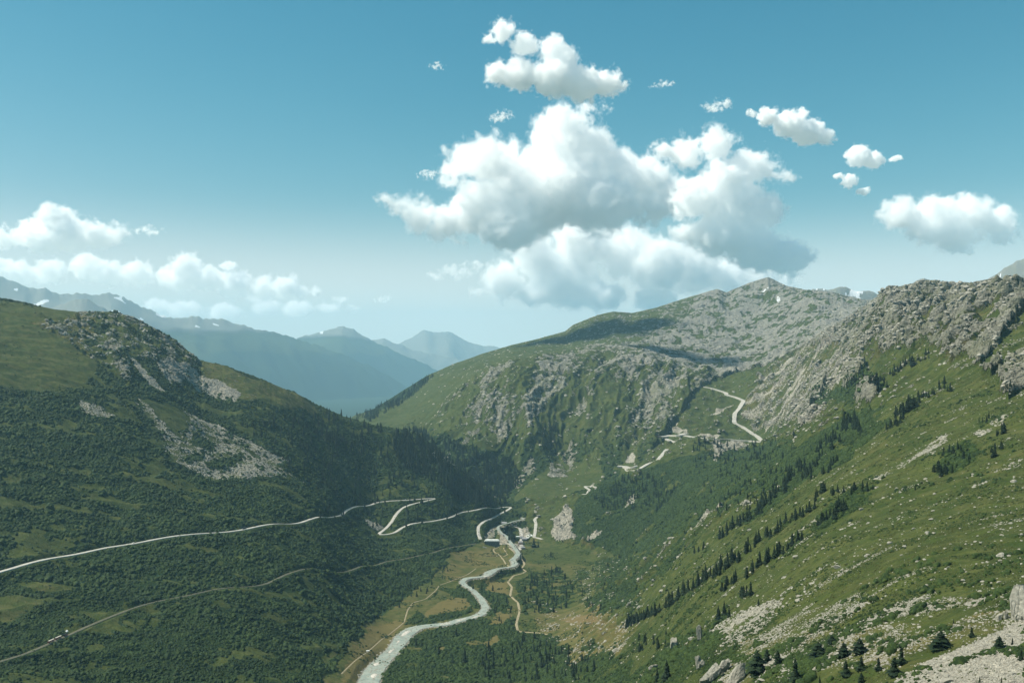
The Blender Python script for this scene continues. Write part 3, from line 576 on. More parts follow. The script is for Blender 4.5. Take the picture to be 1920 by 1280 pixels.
add_line('road_m', ROAD_M, 13, 6, 3200, sm=3); add_line('road_l', ROAD_L, 10, 5, 3000, sm=3); add_line('road_g', ROAD_G, 9, 5, sm=3)
add_line('bay_a', C(3, (712,634),(800,626),(880,618),(945,608)), 24, 5, 3600, sm=3, blend=6); add_line('bay_b', C(3, (355,900),(420,892),(480,884),(535,880)), 20, 5, 3200, sm=3, blend=6)
add_line('road_v', ROAD_V, 13, 4); add_line('road_w', ROAD_W, 9, 4, sm=3)
add_line('rail', RAIL, 5, 5, clear=4, sm=7)
add_line('yard', YARD, 17, 4, clear=6, sm=3)
for k, p, w in (('path_l', PATH_L, 2.0), ('path_h', PATH_H, 3.2), ('path_h2', PATH_H2, 2.4), ('path_r', PATH_R, 4.2)):
    add_line(k, p, w, 4, blend=3, clear=2.5, zset=(k != 'path_s'), sm=3, zsm=9)
G.set(Z1)

ASPH = simple('asphalt', (.30, .29, .26), (.40, .385, .34), .08, .9)
WALLM = simple('wall_stone', (.28, .27, .235), (.52, .50, .43), .35, .9, bump=.4)
TRACK = simple('gravel_track', (.19, .16, .095), (.29, .25, .16), .2, .95)
BALL = simple('ballast', (.09, .09, .06), (.16, .155, .10), .3, .95)
def ribbon(name, label, key, mats, lift=.15, skirt=3.0, kind='structure', jit=.12):
    T, w = LINES[key]; n = len(T); d = np.gradient(T[:, :2], axis=0); d /= np.maximum(np.hypot(d[:, 0], d[:, 1])[:, None], 1e-6)
    nn = np.stack([-d[:, 1], d[:, 0]], 1); V, F, FM = [], [], []
    for i in range(n):
        h = w/2 * (1 + jit*float(pn(np.array(i*.37), np.array(.5), 95))*2); z = T[i, 2] + lift
        for off, dz_ in ((-h-.5, -skirt), (-h, 0), (-h*.33, .12), (h*.33, .12), (h, 0), (h+.5, -skirt)): V.append((T[i, 0] + nn[i, 0]*off, T[i, 1] + nn[i, 1]*off, z + dz_))
    for i in range(n-1):
        for k in range(5): a = i*6 + k; F.append((a, a+6, a+7, a+1)); FM.append(1 if k in (0, 4) else 0)
    return tag(mesh_obj(name, V, F, mats, None, FM), label, None, None, kind)
ribbon('road', 'pale pass road with hairpins crossing the left hillside', 'road_a', (ASPH, WALLM), 1.1, 4)
ribbon('road', 'pale serpentine pass road climbing beside the right hillside', 'road_u', (ASPH, WALLM), 2.6, 8)
ribbon('road', 'short pale road stretch ending at walled bend', 'road_m', (ASPH, WALLM), 2.2, 7); ribbon('road', 'small pale hairpin on grassy slope above dark woods', 'road_l', (ASPH, WALLM), skirt=6)
ribbon('road', 'curved pale road just right of the hamlet', 'road_g', (ASPH, WALLM), skirt=2)
ribbon('road', 'walled turning place at the left end of the level road', 'bay_a', (ASPH, WALLM), 4.5, 11); ribbon('road', 'walled bend with stone embankment above dark woods', 'bay_b', (ASPH, WALLM), 4.5, 11)
ribbon('road', 'village road in front of the hotel', 'road_v', (ASPH, TRACK), skirt=1); ribbon('road', 'road between the hamlet houses and the bridge', 'road_w', (ASPH, TRACK), skirt=1)
ribbon('railway_bed', 'grassy gravel railway bed across the lower left hillside', 'rail', (BALL, TRACK), .7, 2.5)
ribbon('railway_yard', 'gravel station yard behind the hotel', 'yard', (BALL, TRACK), skirt=1)
for k, l in (('path_l', 'yellow footpath along the left side of the meadow'), ('path_h', 'pale track curving from the hotel to the river'), ('path_h2', 'short pale track beside the river'), ('path_r', 'white footpath winding right of the river')):
    ribbon('path', l, k, (TRACK, TRACK), lift=.05, skirt=.6)

def river():
    m = NT('glacial_water'); v = m.coord(); n1 = m.noise(v, .05, 5, .6, dist=1.0); n2 = m.noise(v, .35, 5, .7)
    c = m.mix(m.ramp(n1, .38, .62), (.20, .235, .20), (.29, .32, .27)); c = m.mix(m.ramp(n2, .56, .74), c, (.38, .40, .36))
    W = m.bsdf(c, .35, m.bump(n2, .4, .8), .15)
    T = t_river; n = len(T); d = np.gradient(T[:, :2], axis=0); d /= np.hypot(d[:, 0], d[:, 1])[:, None]; nn = np.stack([-d[:, 1], d[:, 0]], 1); V, F = [], []
    K = 7
    for i in range(n):
        e = 1 + .10*float(pn(np.array(i*.5), np.array(0.), 96))
        for k in range(K): o = (k/(K-1) - .5)*(T[i, 3]*e + 2); V.append((T[i, 0] + nn[i, 0]*o, T[i, 1] + nn[i, 1]*o, T[i, 2] + .1))
    for i in range(n-1):
        for k in range(K-1): a = i*K + k; F.append((a, a+K, a+K+1, a+1))
    tag(mesh_obj('river', V, F, W, None, None, True), 'milky glacial river winding down the valley floor', None, None, 'structure')
    GR = simple('river_gravel', (.30, .28, .24), (.56, .53, .47), .5, .95, bump=.3)
    rnd = random.Random(4)
    for px, py, L, Wd, ang in ((775,1188,46,11,0), (745,1222,34,7,1), (870,1163,34,8,2), (712,1247,26,9,3), (916,1086,22,9,0), (838,1171,30,6,1), (697,1268,30,10,2), (896,1158,26,7,1), (757,1203,18,6,2)):
        X, Y, Z = G.hit(px, py); i = int(np.argmin(np.hypot(T[:, 0]-X, T[:, 1]-Y))); dx, dy = d[i]; o = rnd.uniform(-.2, .2)*T[i, 3]
        cx_, cy_, cz = T[i, 0] + nn[i, 0]*o, T[i, 1] + nn[i, 1]*o, T[i, 2]
        V = [(cx_, cy_, cz + .9)]; N = 22
        for r_, zz in ((.55, .75), (1.0, -.3)):
            for k in range(N):
                a = 2*math.pi*k/N; q = r_*(1 + rnd.uniform(-.22, .22)); a1 = math.cos(a)*L/2*q; b1 = math.sin(a)*Wd/2*q
                V.append((cx_ + dx*a1 + nn[i, 0]*b1, cy_ + dy*a1 + nn[i, 1]*b1, cz + zz))
        F = [(0, 1+k, 1+(k+1) % N) for k in range(N)] + [(1+k, 1+N+k, 1+N+(k+1) % N, 1+(k+1) % N) for k in range(N)]
        tag(mesh_obj('gravel_bar', V, F, GR, None, None, True), 'pale gravel bar in the river bed', None, 'gravel bars in the river', 'structure')
# ------------------------------------------------------------------ the land as meshes, one for each body of land
def land_bodies():
    global Z1
    cls = REG.copy()
    cls[FARID >= 1] = 3 + FARID[FARID >= 1]
    names = {0: ('valley_floor', 'flat valley floor of yellow grass and scrub around the river'), 1: ('hillside', 'dark shrub covered hillside sloping down from the left'),
             2: ('hillside', 'sunlit green hillside with stones and conifers on the right'), 3: ('mountain', 'long grey green mountain with gullied face across the valley'),
             4: ('mountain', 'hazy blue ridge directly behind the left hillside'), 5: ('mountain', 'small dark blue pyramid peak above the left hillside'),
             6: ('mountain', 'pale blue pointed mountain behind the first hazy ridge'), 7: ('mountain', 'faint blue ridge beyond the pointed mountain'),
             8: ('mountain', 'faintest snow capped peaks on the horizon under the clouds'), 9: ('mountain', 'row of jagged grey peaks with snow right of the summit'),
             10: ('mountain', 'small pale peak poking over the right hillside crest'), 11: ('mountain', 'steep grey peak with snow patch at far right edge'), 12: ('plain', 'distant hazy valley bottom between the far mountains')}
    cls[(REG == 4) & (FARID == 0)] = 12
    fc = cls[:-1, :-1]
    idx = np.arange(NR*NC).reshape(NR, NC)
    for k in range(13):
        ii, jj = np.where(fc == k)
        if len(ii) == 0: continue
        q = np.stack([idx[ii, jj], idx[ii, jj+1], idx[ii+1, jj+1], idx[ii+1, jj]], 1)
        used = np.zeros(NR*NC, bool); used[q.ravel()] = True
        rem = np.cumsum(used) - 1; vi = np.where(used)[0]; nv = len(vi); q = rem[q].astype(np.int32)
        me = bpy.data.meshes.new(names[k][0])
        me.vertices.add(nv); co = np.stack([GX.ravel()[vi], GY.ravel()[vi], Z1.ravel()[vi]], 1).astype(np.float32); me.vertices.foreach_set('co', co.ravel())
        nf = len(q); me.loops.add(nf*4); me.loops.foreach_set('vertex_index', q.ravel()); me.polygons.add(nf)
        me.polygons.foreach_set('loop_start', np.arange(0, nf*4, 4, dtype=np.int32)); me.polygons.foreach_set('use_smooth', np.ones(nf, bool))
        for nm, ch in (('cover_a', (rock, scree, shrub, dry)), ('cover_b', (snow, pale, soil, soil*0+1))):
            at = me.attributes.new(nm, 'FLOAT_COLOR', 'POINT')
            at.data.foreach_set('color', np.stack([np.clip(c.ravel()[vi], 0, 1) for c in ch], 1).astype(np.float32).ravel())
        me.materials.append(LAND); me.update(calc_edges=True)
        o = bpy.data.objects.new(names[k][0], me); COL.objects.link(o)
        tag(o, names[k][1], None, None, 'structure')
land_bodies()
river()
# ------------------------------------------------------------------ plants and stones
def foliage(name, c1, c2, c3):
    m = NT(name); v = m.coord(); oi = m.n('ShaderNodeObjectInfo'); n = m.noise(v, .9, 3, .7)
    ge = m.n('ShaderNodeNewGeometry'); w = m.noise(ge.outputs['Position'], .016, 4, .6); c = m.mix(m.math('MULTIPLY', m.math('ADD', oi.outputs['Random'], m.ramp(w, .35, .65)), .5), c1, c2); c = m.mix(m.ramp(n, .45, .7), c, c3)
    return m.bsdf(c, .8, m.bump(n, .5, .8), .15)
SHRUBM = foliage('alder_leaves', (.006, .017, .004), (.028, .050, .010), (.050, .076, .015))
NEEDLE = foliage('needles', (.006, .015, .008), (.012, .025, .010), (.019, .034, .013))
BARK = simple('bark', (.07, .055, .04), (.12, .10, .08), 1.5, .9)
def rock_material():
    m = NT('boulder_rock'); v = m.coord(); oi = m.n('ShaderNodeObjectInfo'); n = m.noise(v, .6, 6, .7); n2 = m.noise(v, 2.5, 4, .6)
    c = m.mix(m.ramp(n, .3, .7), (.17, .165, .135), (.37, .355, .30)); c = m.mix(m.math('MULTIPLY', oi.outputs['Random'], .5), c, (.30, .28, .23)); c = m.mix(m.ramp(n2, .62, .75), c, (.12, .12, .09))
    return m.bsdf(c, .9, m.bump(n, .5, .9), .15)
ROCKM = rock_material()

def ico(sub):
    bm = bmesh.new(); bmesh.ops.create_icosphere(bm, subdivisions=sub, radius=1.0); v = np.array([p.co[:] for p in bm.verts]); f = [tuple(q.index for q in p.verts) for p in bm.faces]; bm.free(); return v, f
def lump(seed, sub=3, amp=.35, flat=.75, sharp=False):
    v, f = ico(sub); r = np.random.RandomState(seed); d = np.zeros(len(v))
    for fr, a in ((1.2, 1), (2.6, .7), (5.2, .45)):
        for _ in range(5):
            k = r.randn(3)*fr; d += a*np.sin(v @ k + r.rand()*6.28) * .32
    v = v * (1 + amp*d)[:, None]; v[:, 2] = np.where(v[:, 2] < 0, v[:, 2]*.35, v[:, 2]) * flat
    return v, f
def shard(seed, sub=2, el=(1.2, .9, .75)):            # angular block: a ball cut by planes
    v, f = ico(sub); r = np.random.RandomState(seed)
    for _ in range(9):
        nrm = r.randn(3); nrm /= np.linalg.norm(nrm); c = r.uniform(.55, .9); dd = v @ nrm; v = v - np.outer(np.maximum(dd - c, 0), nrm)
    v += r.randn(*v.shape)*.015
    return v*np.array(el), f
def conifer_mesh(seed, H=14.0, RB=2.7, kind=0):       # crown built of drooping branch fans round the stem
    r = random.Random(seed); V, F = [], []; tiers = 17
    for t in range(tiers):
        q = t/(tiers-1); z = H*(.10 + .88*q)
        prof = (1-q)**.85 if kind == 0 else (math.sin(math.pi*min(1, (.28+.72*q)))**.8 if kind == 1 else ((1-q)**.6*(.75+.25*math.sin(q*9)) if kind == 2 else (1-q)**.62*(.8+.2*math.sin(q*14+1))*min(1, .55+3*q)))
        Rr = RB*max(prof, .06)*r.uniform(.78, 1.15); nb = 9 if q < .7 else 6; a0 = r.uniform(0, 6.28)
        for k in range(nb):
            if r.random() < .16 and q < .85: continue
            a = a0 + 2*math.pi*(k + r.uniform(-.3, .3))/nb; L = Rr*r.uniform(.55, 1.22); w = L*r.uniform(.24, .42) + .12; dr = L*r.uniform(.15, .42); zz = z + r.uniform(-.25, .25)
            ca, sa = math.cos(a), math.sin(a); b = len(V); th = H*.045
            for (rr, ww, dz_) in ((.0, 0, .25), (.55, w, -dr*.35 + th*.2), (.55, -w, -dr*.35 + th*.2), (1.0, 0, -dr), (.5, 0, -dr*.3 + th), (.5, 0, -dr*.3 - th)):
                V.append((ca*L*rr - sa*ww, sa*L*rr + ca*ww, zz + dz_))
            F += [(b, b+1, b+4), (b+1, b+3, b+4), (b+3, b+2, b+4), (b+2, b, b+4), (b, b+5, b+1), (b+1, b+5, b+3), (b+3, b+5, b+2), (b+2, b+5, b)]
    b = len(V); V += [(0, 0, H), (.25, 0, H*.93), (-.15, .2, H*.93), (-.15, -.2, H*.93)]; F += [(b, b+1, b+2), (b, b+2, b+3), (b, b+3, b+1)]
    return V, F
def trunk_mesh(seed, H=14.0):
    r = random.Random(seed); V, F = [], []; n = 7; L = 5
    for i in range(L):
        q = i/(L-1); z = H*.92*q - .6*(i == 0); rr = .30*(1-q)**.9 + .03 + (.12 if i == 0 else 0)
        for k in range(n): a = 2*math.pi*k/n; V.append((rr*math.cos(a) + .12*math.sin(q*3+seed), rr*math.sin(a), z))
    for i in range(L-1):
        for k in range(n): F.append((i*n+k, i*n+(k+1) % n, (i+1)*n+(k+1) % n, (i+1)*n+k))
    return V, F

def scatter_stuff(name, label, pts, protos, mats_smooth=True):
    """pts: x, y, z, scale, lift-scale; one object whose geometry nodes set a prototype on every point"""
    pts = np.asarray(pts, np.float32); me = bpy.data.meshes.new(name); me.vertices.add(len(pts)); me.vertices.foreach_set('co', pts[:, :3].ravel())
    rs = np.random.RandomState(len(pts))
    for nm, arr in (('siz', pts[:, 3]), ('rot', rs.rand(len(pts))*6.28), ('pick', rs.randint(0, len(protos), len(pts)))):
        at = me.attributes.new(nm, 'FLOAT', 'POINT'); at.data.foreach_set('value', arr.astype(np.float32))
    me.update(); ob = bpy.data.objects.new(name, me); COL.objects.link(ob); tag(ob, label, None, None, 'stuff')
    for p in protos:
        for m in p.data.materials:
            if m.name not in [x.name for x in me.materials]: me.materials.append(m)
    g = bpy.data.node_groups.new('scatter', 'GeometryNodeTree')
    g.interface.new_socket('Geometry', in_out='INPUT', socket_type='NodeSocketGeometry'); g.interface.new_socket('Geometry', in_out='OUTPUT', socket_type='NodeSocketGeometry')
    N, L = g.nodes, g.links; gi = N.new('NodeGroupInput'); go = N.new('NodeGroupOutput')
    mp = N.new('GeometryNodeMeshToPoints'); L.new(gi.outputs[0], mp.inputs[0])
    gj = N.new('GeometryNodeGeometryToInstance')
    for p in reversed(protos):
        oi = N.new('GeometryNodeObjectInfo'); oi.inputs['Object'].default_value = p; L.new(oi.outputs['Geometry'], gj.inputs[0])
    ip = N.new('GeometryNodeInstanceOnPoints'); L.new(mp.outputs[0], ip.inputs['Points']); L.new(gj.outputs[0], ip.inputs['Instance']); ip.inputs['Pick Instance'].default_value = True
    def A(nm):
        a = N.new('GeometryNodeInputNamedAttribute'); a.data_type = 'FLOAT'; a.inputs['Name'].default_value = nm; return a.outputs['Attribute']
    L.new(A('pick'), ip.inputs['Instance Index']); L.new(A('siz'), ip.inputs['Scale'])
    cb = N.new('ShaderNodeCombineXYZ'); L.new(A('rot'), cb.inputs[2]); L.new(cb.outputs[0], ip.inputs['Rotation']); L.new(ip.outputs[0], go.inputs[0])
    md = ob.modifiers.new('scatter', 'NODES'); md.node_group = g
    return ob
CELLA = (GY*(U[1]-U[0])) * np.gradient(YR)[:, None]
SEEN = (G.py - G.env) < 14
INFR = (np.abs(GU) < .56) & (G.py < 1340)
def sample(weight, n, rs):
    w = (weight * CELLA * SEEN * INFR).ravel(); tot = w.sum()
    if tot <= 0: return np.zeros(0), np.zeros(0), np.zeros(0), 0
    c = np.cumsum(w, dtype=np.float64); idx = np.searchsorted(c, rs.rand(n) * c[-1]); idx = np.minimum(idx, w.size-1)
    i, j = np.unravel_index(idx, GY.shape)
    Y = YR[i] + (rs.rand(n)-.5)*np.gradient(YR)[i]; X = (U[j] + (rs.rand(n)-.5)*(U[1]-U[0]))*Y
    return X, Y, G.z(X, Y), (i, j)
rs = np.random.RandomState(11)
def shrubs():
    w = np.clip(shrub*1.3 - .3, 0, 1) * (GY < 4700) * (GY > 260)
    lodw = np.where(GY < 700, 9.0, np.where(GY < 1500, 1.7, np.where(GY < 3300, 1.0, .35)))
    area = float((w*lodw*CELLA*SEEN*INFR).sum()); n = int(min(area/21.0, 120000)); print('shrub area', int(area), 'n', n)
    X, Y, Z, (i, j) = sample(w*lodw, n, rs)
    cl = pn(X/30, Y/30, 101); s = (2.3 + 2.6*rs.rand(n)**4) * (1 + .7*cl) * np.where(Y < 700, .34, np.where(Y < 1500, .72, np.where(Y < 3300, 1.0, 1.5)))
    P = [mesh_obj('alder_shrub', *lump(k, 3, .34, .95), SHRUBM, link=False, smooth=True) for k in range(5)]
    scatter_stuff('shrubbery', 'dense dark green alder scrub covering the slopes and valley floor', np.column_stack([X, Y, Z - .3*s, s]), P)
    # scattered low bushes on pasture and among stones
    w = (1-np.clip(shrub, 0, 1)) * ((REG == 2) | (REG == 0) | (REG == 1)) * sstep(.05, .35, n70 + .5*n30) * (GY < 3300) * (GY > 240) * (1 - np.clip(rock, 0, 1)*.6) * np.where(REG == 1, .35, 1) * np.where((REG == 2) & (PXG > 1500) & (G.py < 1150), .35, 1)
    lw = w * np.where(GY < 700, 10, np.where(GY < 1400, 2.2, 1)); n = 24000
    X, Y, Z, _ = sample(lw, n, rs); s = (.4 + 1.5*rs.rand(n)**3) * np.where(Y < 700, .55, 1.2)
    w = (REG == 2) * (GY < 520) * (GY > 240) * np.clip(1 - .75*scree, .1, 1) * sstep(-.1, .3, n30 + .6*n14); m = 900; X2, Y2, Z2, _ = sample(w, m, rs); s2 = .7 + 1.5*rs.rand(m)**3
    X, Y, Z, s = (np.concatenate(q) for q in ((X, X2), (Y, Y2), (Z, Z2), (s, s2)))
    scatter_stuff('bushes', 'low scattered juniper bushes on pasture and between stones', np.column_stack([X, Y, Z - .2*s, s]), P)
def stones():
    P = [mesh_obj('stone', *shard(k, 2, (1.2, .9, .7)), ROCKM, link=False) for k in range(6)]
    w = np.clip(scree*1.2 - .15, 0, 1) * (GY < 3300) * (GY > 240); lw = w * np.where(GY < 600, 26, np.where(GY < 1400, 4, .9)); n = 60000
    X, Y, Z, _ = sample(lw, n, rs); s = (.35 + .9*rs.rand(n)**3) * np.where(Y < 600, .55, np.where(Y < 1400, 1.2, 2.3))
    a = np.column_stack([X, Y, Z, s])
    w = ((REG == 2) * (1-np.clip(shrub, 0, 1)) * (.25 + sstep(.0, .4, pn((GX)/120, GY/34, 103)))) * (GY < 2600) * (GY > 260); lw = w * np.where(GY < 700, 9, np.where(GY < 1400, 2.2, .7)); n = 6500
    X, Y, Z, _ = sample(lw, n, rs); s = (.28 + 1.3*rs.rand(n)**6) * np.where(Y < 700, .7, np.where(Y < 1400, 1.15, 1.8)); b = np.column_stack([X, Y, Z, s])
    w = np.clip(lrock, 0, 1) * sstep(.0, .3, n30); n = 9000; X, Y, Z, _ = sample(w, n, rs); s = 1.0 + 4*rs.rand(n)**3; c = np.column_stack([X, Y, Z, s])
    w = np.clip(rock*1.4 - .25, 0, 1) * (REG == 2) * (GY > 900) * (GY < 4300) * sstep(-.2, .25, n30 + .5*n14); n = 11000; X, Y, Z, _ = sample(w, n, rs); s = (.9 + 4.6*rs.rand(n)**4)*np.where(Y < 2000, .8, 1.25); d = np.column_stack([X, Y, Z, s])
    w = np.clip(rock*1.3 - .2, 0, 1) * (REG == 3) * (GY > 3400) * sstep(-.2, .25, n30 + .5*n14); n = 26000; X, Y, Z, _ = sample(w, n, rs); s = 2.2 + 7.5*rs.rand(n)**3; e = np.column_stack([X, Y, Z - .3*s, s])
    scatter_stuff('rock_ledges', 'broken grey rock ledges on the upper slopes', np.concatenate([d, e]), P)
    scatter_stuff('loose_stones', 'loose pale stones of the scree fields and stony pasture', np.concatenate([a, b, c]), P)
def tufts():
    P = [mesh_obj('grass_tuft', *lump(60 + k, 2, .5, .55), foliage('meadow_grass', (.024, .040, .009), (.052, .064, .016), (.070, .078, .024)), link=False, smooth=True) for k in range(3)]
    w = (1-np.clip(shrub, 0, 1)) * (REG == 2) * (GY < 1300) * (GY > 240) * np.clip(1.1 - scree, .1, 1) * sstep(-.3, .3, n14 + .5*n30); lw = w * np.where(GY < 600, 7, 1.3); n = 45000
    X, Y, Z, _ = sample(lw, n, rs); s = (.25 + .7*rs.rand(n)**2) * np.where(Y < 600, .7, 1.3); scatter_stuff('grass', 'tussocks of alpine grass on the near right slope', np.column_stack([X, Y, Z - .1*s, s]), P)
shrubs(); stones(); tufts()
# ------------------------------------------------------------------ conifers: rows and groups read off the photograph, nearest ones as single trees
ORD = ['first', 'second', 'third', 'fourth', 'fifth', 'sixth', 'seventh', 'eighth', 'ninth', 'tenth', 'eleventh', 'twelfth', 'thirteenth', 'fourteenth', 'fifteenth', 'sixteenth', 'seventeenth', 'eighteenth', 'nineteenth',
       'twentieth', 'twenty-first', 'twenty-second', 'twenty-third', 'twenty-fourth', 'twenty-fifth', 'twenty-sixth', 'twenty-seventh', 'twenty-eighth', 'twenty-ninth', 'thirtieth', 'thirty-first', 'thirty-second', 'thirty-third', 'thirty-fourth',
       'thirty-fifth', 'thirty-sixth', 'thirty-seventh', 'thirty-eighth', 'thirty-ninth', 'fortieth']
tr = random.Random(21); TREES = []      # (px, py, height px, label, thing?)
def row(k, pts, n, h, where, jit=5.0):
    P = np.array(C(k, *pts)); s = np.concatenate([[0], np.cumsum(np.hypot(*np.diff(P, axis=0).T))]); L = []
    for i in range(n):
        t = (i + tr.uniform(.15, .85))/n*s[-1]; L.append((np.interp(t, s, P[:, 0]) + tr.uniform(-1, 1)*jit, np.interp(t, s, P[:, 1]) + tr.uniform(-1, 1)*jit, h*tr.uniform(.62, 1.15)))
    L.sort()
    for i, p in enumerate(L): TREES.append(p + ('%s conifer from the left in %s' % (ORD[min(i, 39)], where),))
def woods(k, poly, n, h, label):
    P = np.array(C(k, *poly)); lo, hi = P.min(0), P.max(0); c = 0; L = []
    while c < n:
        x, y = tr.uniform(lo[0], hi[0]), tr.uniform(lo[1], hi[1])
        if inside_uv([tuple(p) for p in P], np.array([x]), np.array([y]))[0]: L.append((x, y, h*tr.uniform(.6, 1.2))); c += 1
    L.sort()
    for i, p in enumerate(L): TREES.append(p + (('%s conifer from the left in %s' % (ORD[i], label)) if n <= 40 else None,))
ONE = [(1764,1217,31,'dark bushy conifer standing alone above the pale scree'), (1822,1194,18,'small dark conifer near the path below the tall boulder'), (1874,1213,20,'round dark conifer at the upper edge of the pale scree'),
 (1898,1208,15,'small conifer nearest the big boulder at the right edge'), (1915,1237,20,'narrow dark conifer on scree touching the right edge'), (1690,1245,31,'upper conifer of the touching dark pair above the scree'),
 (1677,1267,32,'lower conifer of the touching dark pair above the scree'), (1612,1225,27,'dark conifer left of the touching pair on brown ground'), (1615,1255,24,'conifer directly below the one left of the pair'),
 (1647,1257,23,'dark conifer between the pair and the bottom slabs'), (1687,1215,11,'tiny conifer just above the touching pair'), (1788,1169,9,'tiny bushy conifer standing on the thin path'), (1615,1279,18,'conifer cut by the bottom edge under two others'),
 (1837,1279,13,'low conifer on the scree at the bottom edge'), (1878,1281,11,'smallest conifer on the scree at the bottom edge'), (1535,1233,27,'broad rounded conifer at the lip of the brown bank'), (1582,1231,25,'broad dark conifer right of the rounded one'),
 (1560,1207,16,'bushy conifer at the top lip of the brown bank'), (1420,1268,42,'tallest broad conifer beside the pale rock slabs'), (1491,1276,38,'pointed dark conifer with shaded foot right of the slabs'), (1458,1246,25,'slim conifer just right of the slabs'),
 (1438,1242,23,'slim conifer directly above the slab tops'), (1250,1274,36,'broad conifer at bottom left of the rock slabs'), (1232,1279,27,'lower conifer beside the broad one left of slabs'), (1586,1268,28,'conifer right of the pointed one near the bottom edge'),
 (1537,1280,15,'small conifer peeking from the bottom edge'), (1394,1120,23,'taller conifer of the pair above the stone field'), (1407,1116,17,'shorter conifer of the pair above the stone field'), (1422,1135,13,'low round conifer on top of the stone field'),
 (1438,1133,10,'smallest round conifer on top of the stone field'), (1347,1163,28,'left conifer of the clump at the stone field edge'), (1358,1159,32,'tall conifer of the clump at the stone field edge'), (1367,1157,22,'right conifer of the clump at the stone field edge'),
 (1248,1215,17,'conifer beside the small dark crag'), (1234,1217,20,'conifer left of the small dark crag'),
 (780,1210,15,'lone conifer just right of the wide river bend'), (791,1211,14,'conifer close beside the lone one by the river'), (823,1226,17,'conifer in scrub right of the river gravel'), (849,1245,17,'dark conifer in the scrub right of the lower river'),
 (871,1241,30,'tallest conifer in the scrub right of the lower river'), (836,1228,12,'small conifer left of the tallest one in the scrub'), (855,1192,16,'conifer in scrub under the side channel'), (924,1107,11,'lone conifer on the brown meadow by the path'), (903,1106,12,'conifer at the upper river bend'),
 (887,1104,11,'conifer on the inner bank of the upper bend'), (1033,1044,11,'lone conifer on the green meadow right of the hamlet'), (1021,1043,7,'tiny conifer left of the lone meadow conifer'), (1001,1026,16,'round conifer clump at the hamlet edge'), (1009,1026,12,'smaller round conifer at the hamlet edge')]
for p in ONE: TREES.append(p[:4])
row(7, [(170,725),(300,640),(420,560),(560,470)], 34, 25, 'the long dense diagonal row')
row(7, [(560,455),(640,400),(740,345)], 14, 22, 'the upper end of the diagonal row'); row(7, [(560,570),(650,520),(740,450)], 13, 27, 'the short row right of the long one')
row(7, [(765,455),(800,428),(850,395)], 4, 23, 'the trio right of the short row', 2); row(7, [(5,808),(80,775),(148,738)], 16, 18, 'the low row left of the long one', 2)
row(7, [(445,650),(520,600)], 7, 23, 'the small group below the long row', 3); row(7, [(545,680),(600,655)], 3, 24, 'the last group down the slope', 2); row(7, [(310,460),(370,430)], 4, 14, 'the tiny group above the long row', 2)
row(7, [(440,385),(520,330),(600,290)], 14, 23, 'the row above the tiny group', 4); row(7, [(600,290),(660,230),(720,180)], 20, 25, 'the dense stand under the crags', 7); row(7, [(740,330),(820,290),(900,250)], 14, 20, 'the row below the dense stand', 4)
row(7, [(910,340),(970,300),(1045,245)], 16, 27, 'the stand near the orange paraglider', 6); row(7, [(900,200),(960,150)], 8, 20, 'the group above the paraglider', 5); row(7, [(960,180),(1080,165),(1190,140)], 12, 18, 'the group at the end of the rock band', 5)
row(7, [(740,160),(800,90)], 10, 22, 'the cluster left of the rock band', 6); row(7, [(840,120),(880,60),(930,0)], 12, 20, 'the vertical cluster under the crags', 6); row(7, [(1475,62),(1550,60)], 5, 20, 'the group high on the right pasture', 4)
TREES.append((1716, 918, 12, 'lone conifer high on the right pasture')); TREES.append((1750, 884, 14, 'lone conifer above the group on the right pasture'))
row(6, [(830,1000),(900,960),(960,1000)], 26, 22, 'the dark wedge of wood below the rock wall', 9); row(6, [(700,1110),(760,1090),(830,1050)], 14, 20, 'the wood left of the dark wedge', 7); row(6, [(740,1240),(810,1190)], 8, 19, 'the group below the dark wedge', 5)
row(6, [(560,1240),(620,1210),(680,1260)], 14, 18, 'the group on the shrubby spur', 8); row(6, [(1160,910),(1230,870),(1290,850)], 22, 18, 'the cluster in the middle of the pasture', 6); row(6, [(1100,1000),(1200,935)], 10, 16, 'the line under the middle cluster', 4)
row(6, [(1280,820),(1380,790)], 8, 15, 'the line above the middle cluster', 5); row(6, [(1390,740),(1470,755)], 9, 15, 'the cluster near the upper cliffs', 7); row(6, [(1010,720),(1100,740)], 18, 14, 'the band on top of the crags', 9)
row(6, [(1140,670),(1240,610)], 18, 13, 'the band climbing to the rock wall', 7); row(6, [(1240,610),(1360,560)], 14, 11, 'the highest band under the rock wall', 6); row(6, [(680,850),(760,760)], 12, 13, 'the crag above the wood', 6)
row(6, [(850,760),(960,690)], 16, 13, 'the slab top above the wood', 8); row(6, [(1400,1250),(1470,1250)], 6, 16, 'the foot of the stone band', 6); row(6, [(1440,1140),(1530,1115)], 9, 17, 'the outcrop on the pasture', 6)
row(6, [(1540,1150),(1580,1180)], 5, 15, 'the group right of the outcrop', 5); row(6, [(1690,1150),(1760,1090)], 8, 16, 'the rocky knoll at right', 6); row(6, [(1640,960),(1690,935)], 6, 14, 'the small stand above the knoll', 4)
row(6, [(1730,1040),(1790,990)], 6, 15, 'the stand right above the knoll', 5); row(6, [(1770,770),(1810,740)], 5, 13, 'the stand under the right cliff', 4)
woods(13, [(0,500),(130,470),(350,450),(500,400),(620,420),(760,480),(900,540),(960,600),(1100,620),(1150,700),(1180,853),(0,853)], 120, 17, None)
woods(13, [(1380,450),(1600,400),(1900,400),(1900,520),(1700,560),(1400,560)], 12, 15, 'the scrub left of the small dark crag')
woods(13, [(1440,300),(1500,220),(1660,170),(1800,110),(1800,150),(1600,250),(1460,320)], 20, 16, 'the low slanting row beside the meadow')
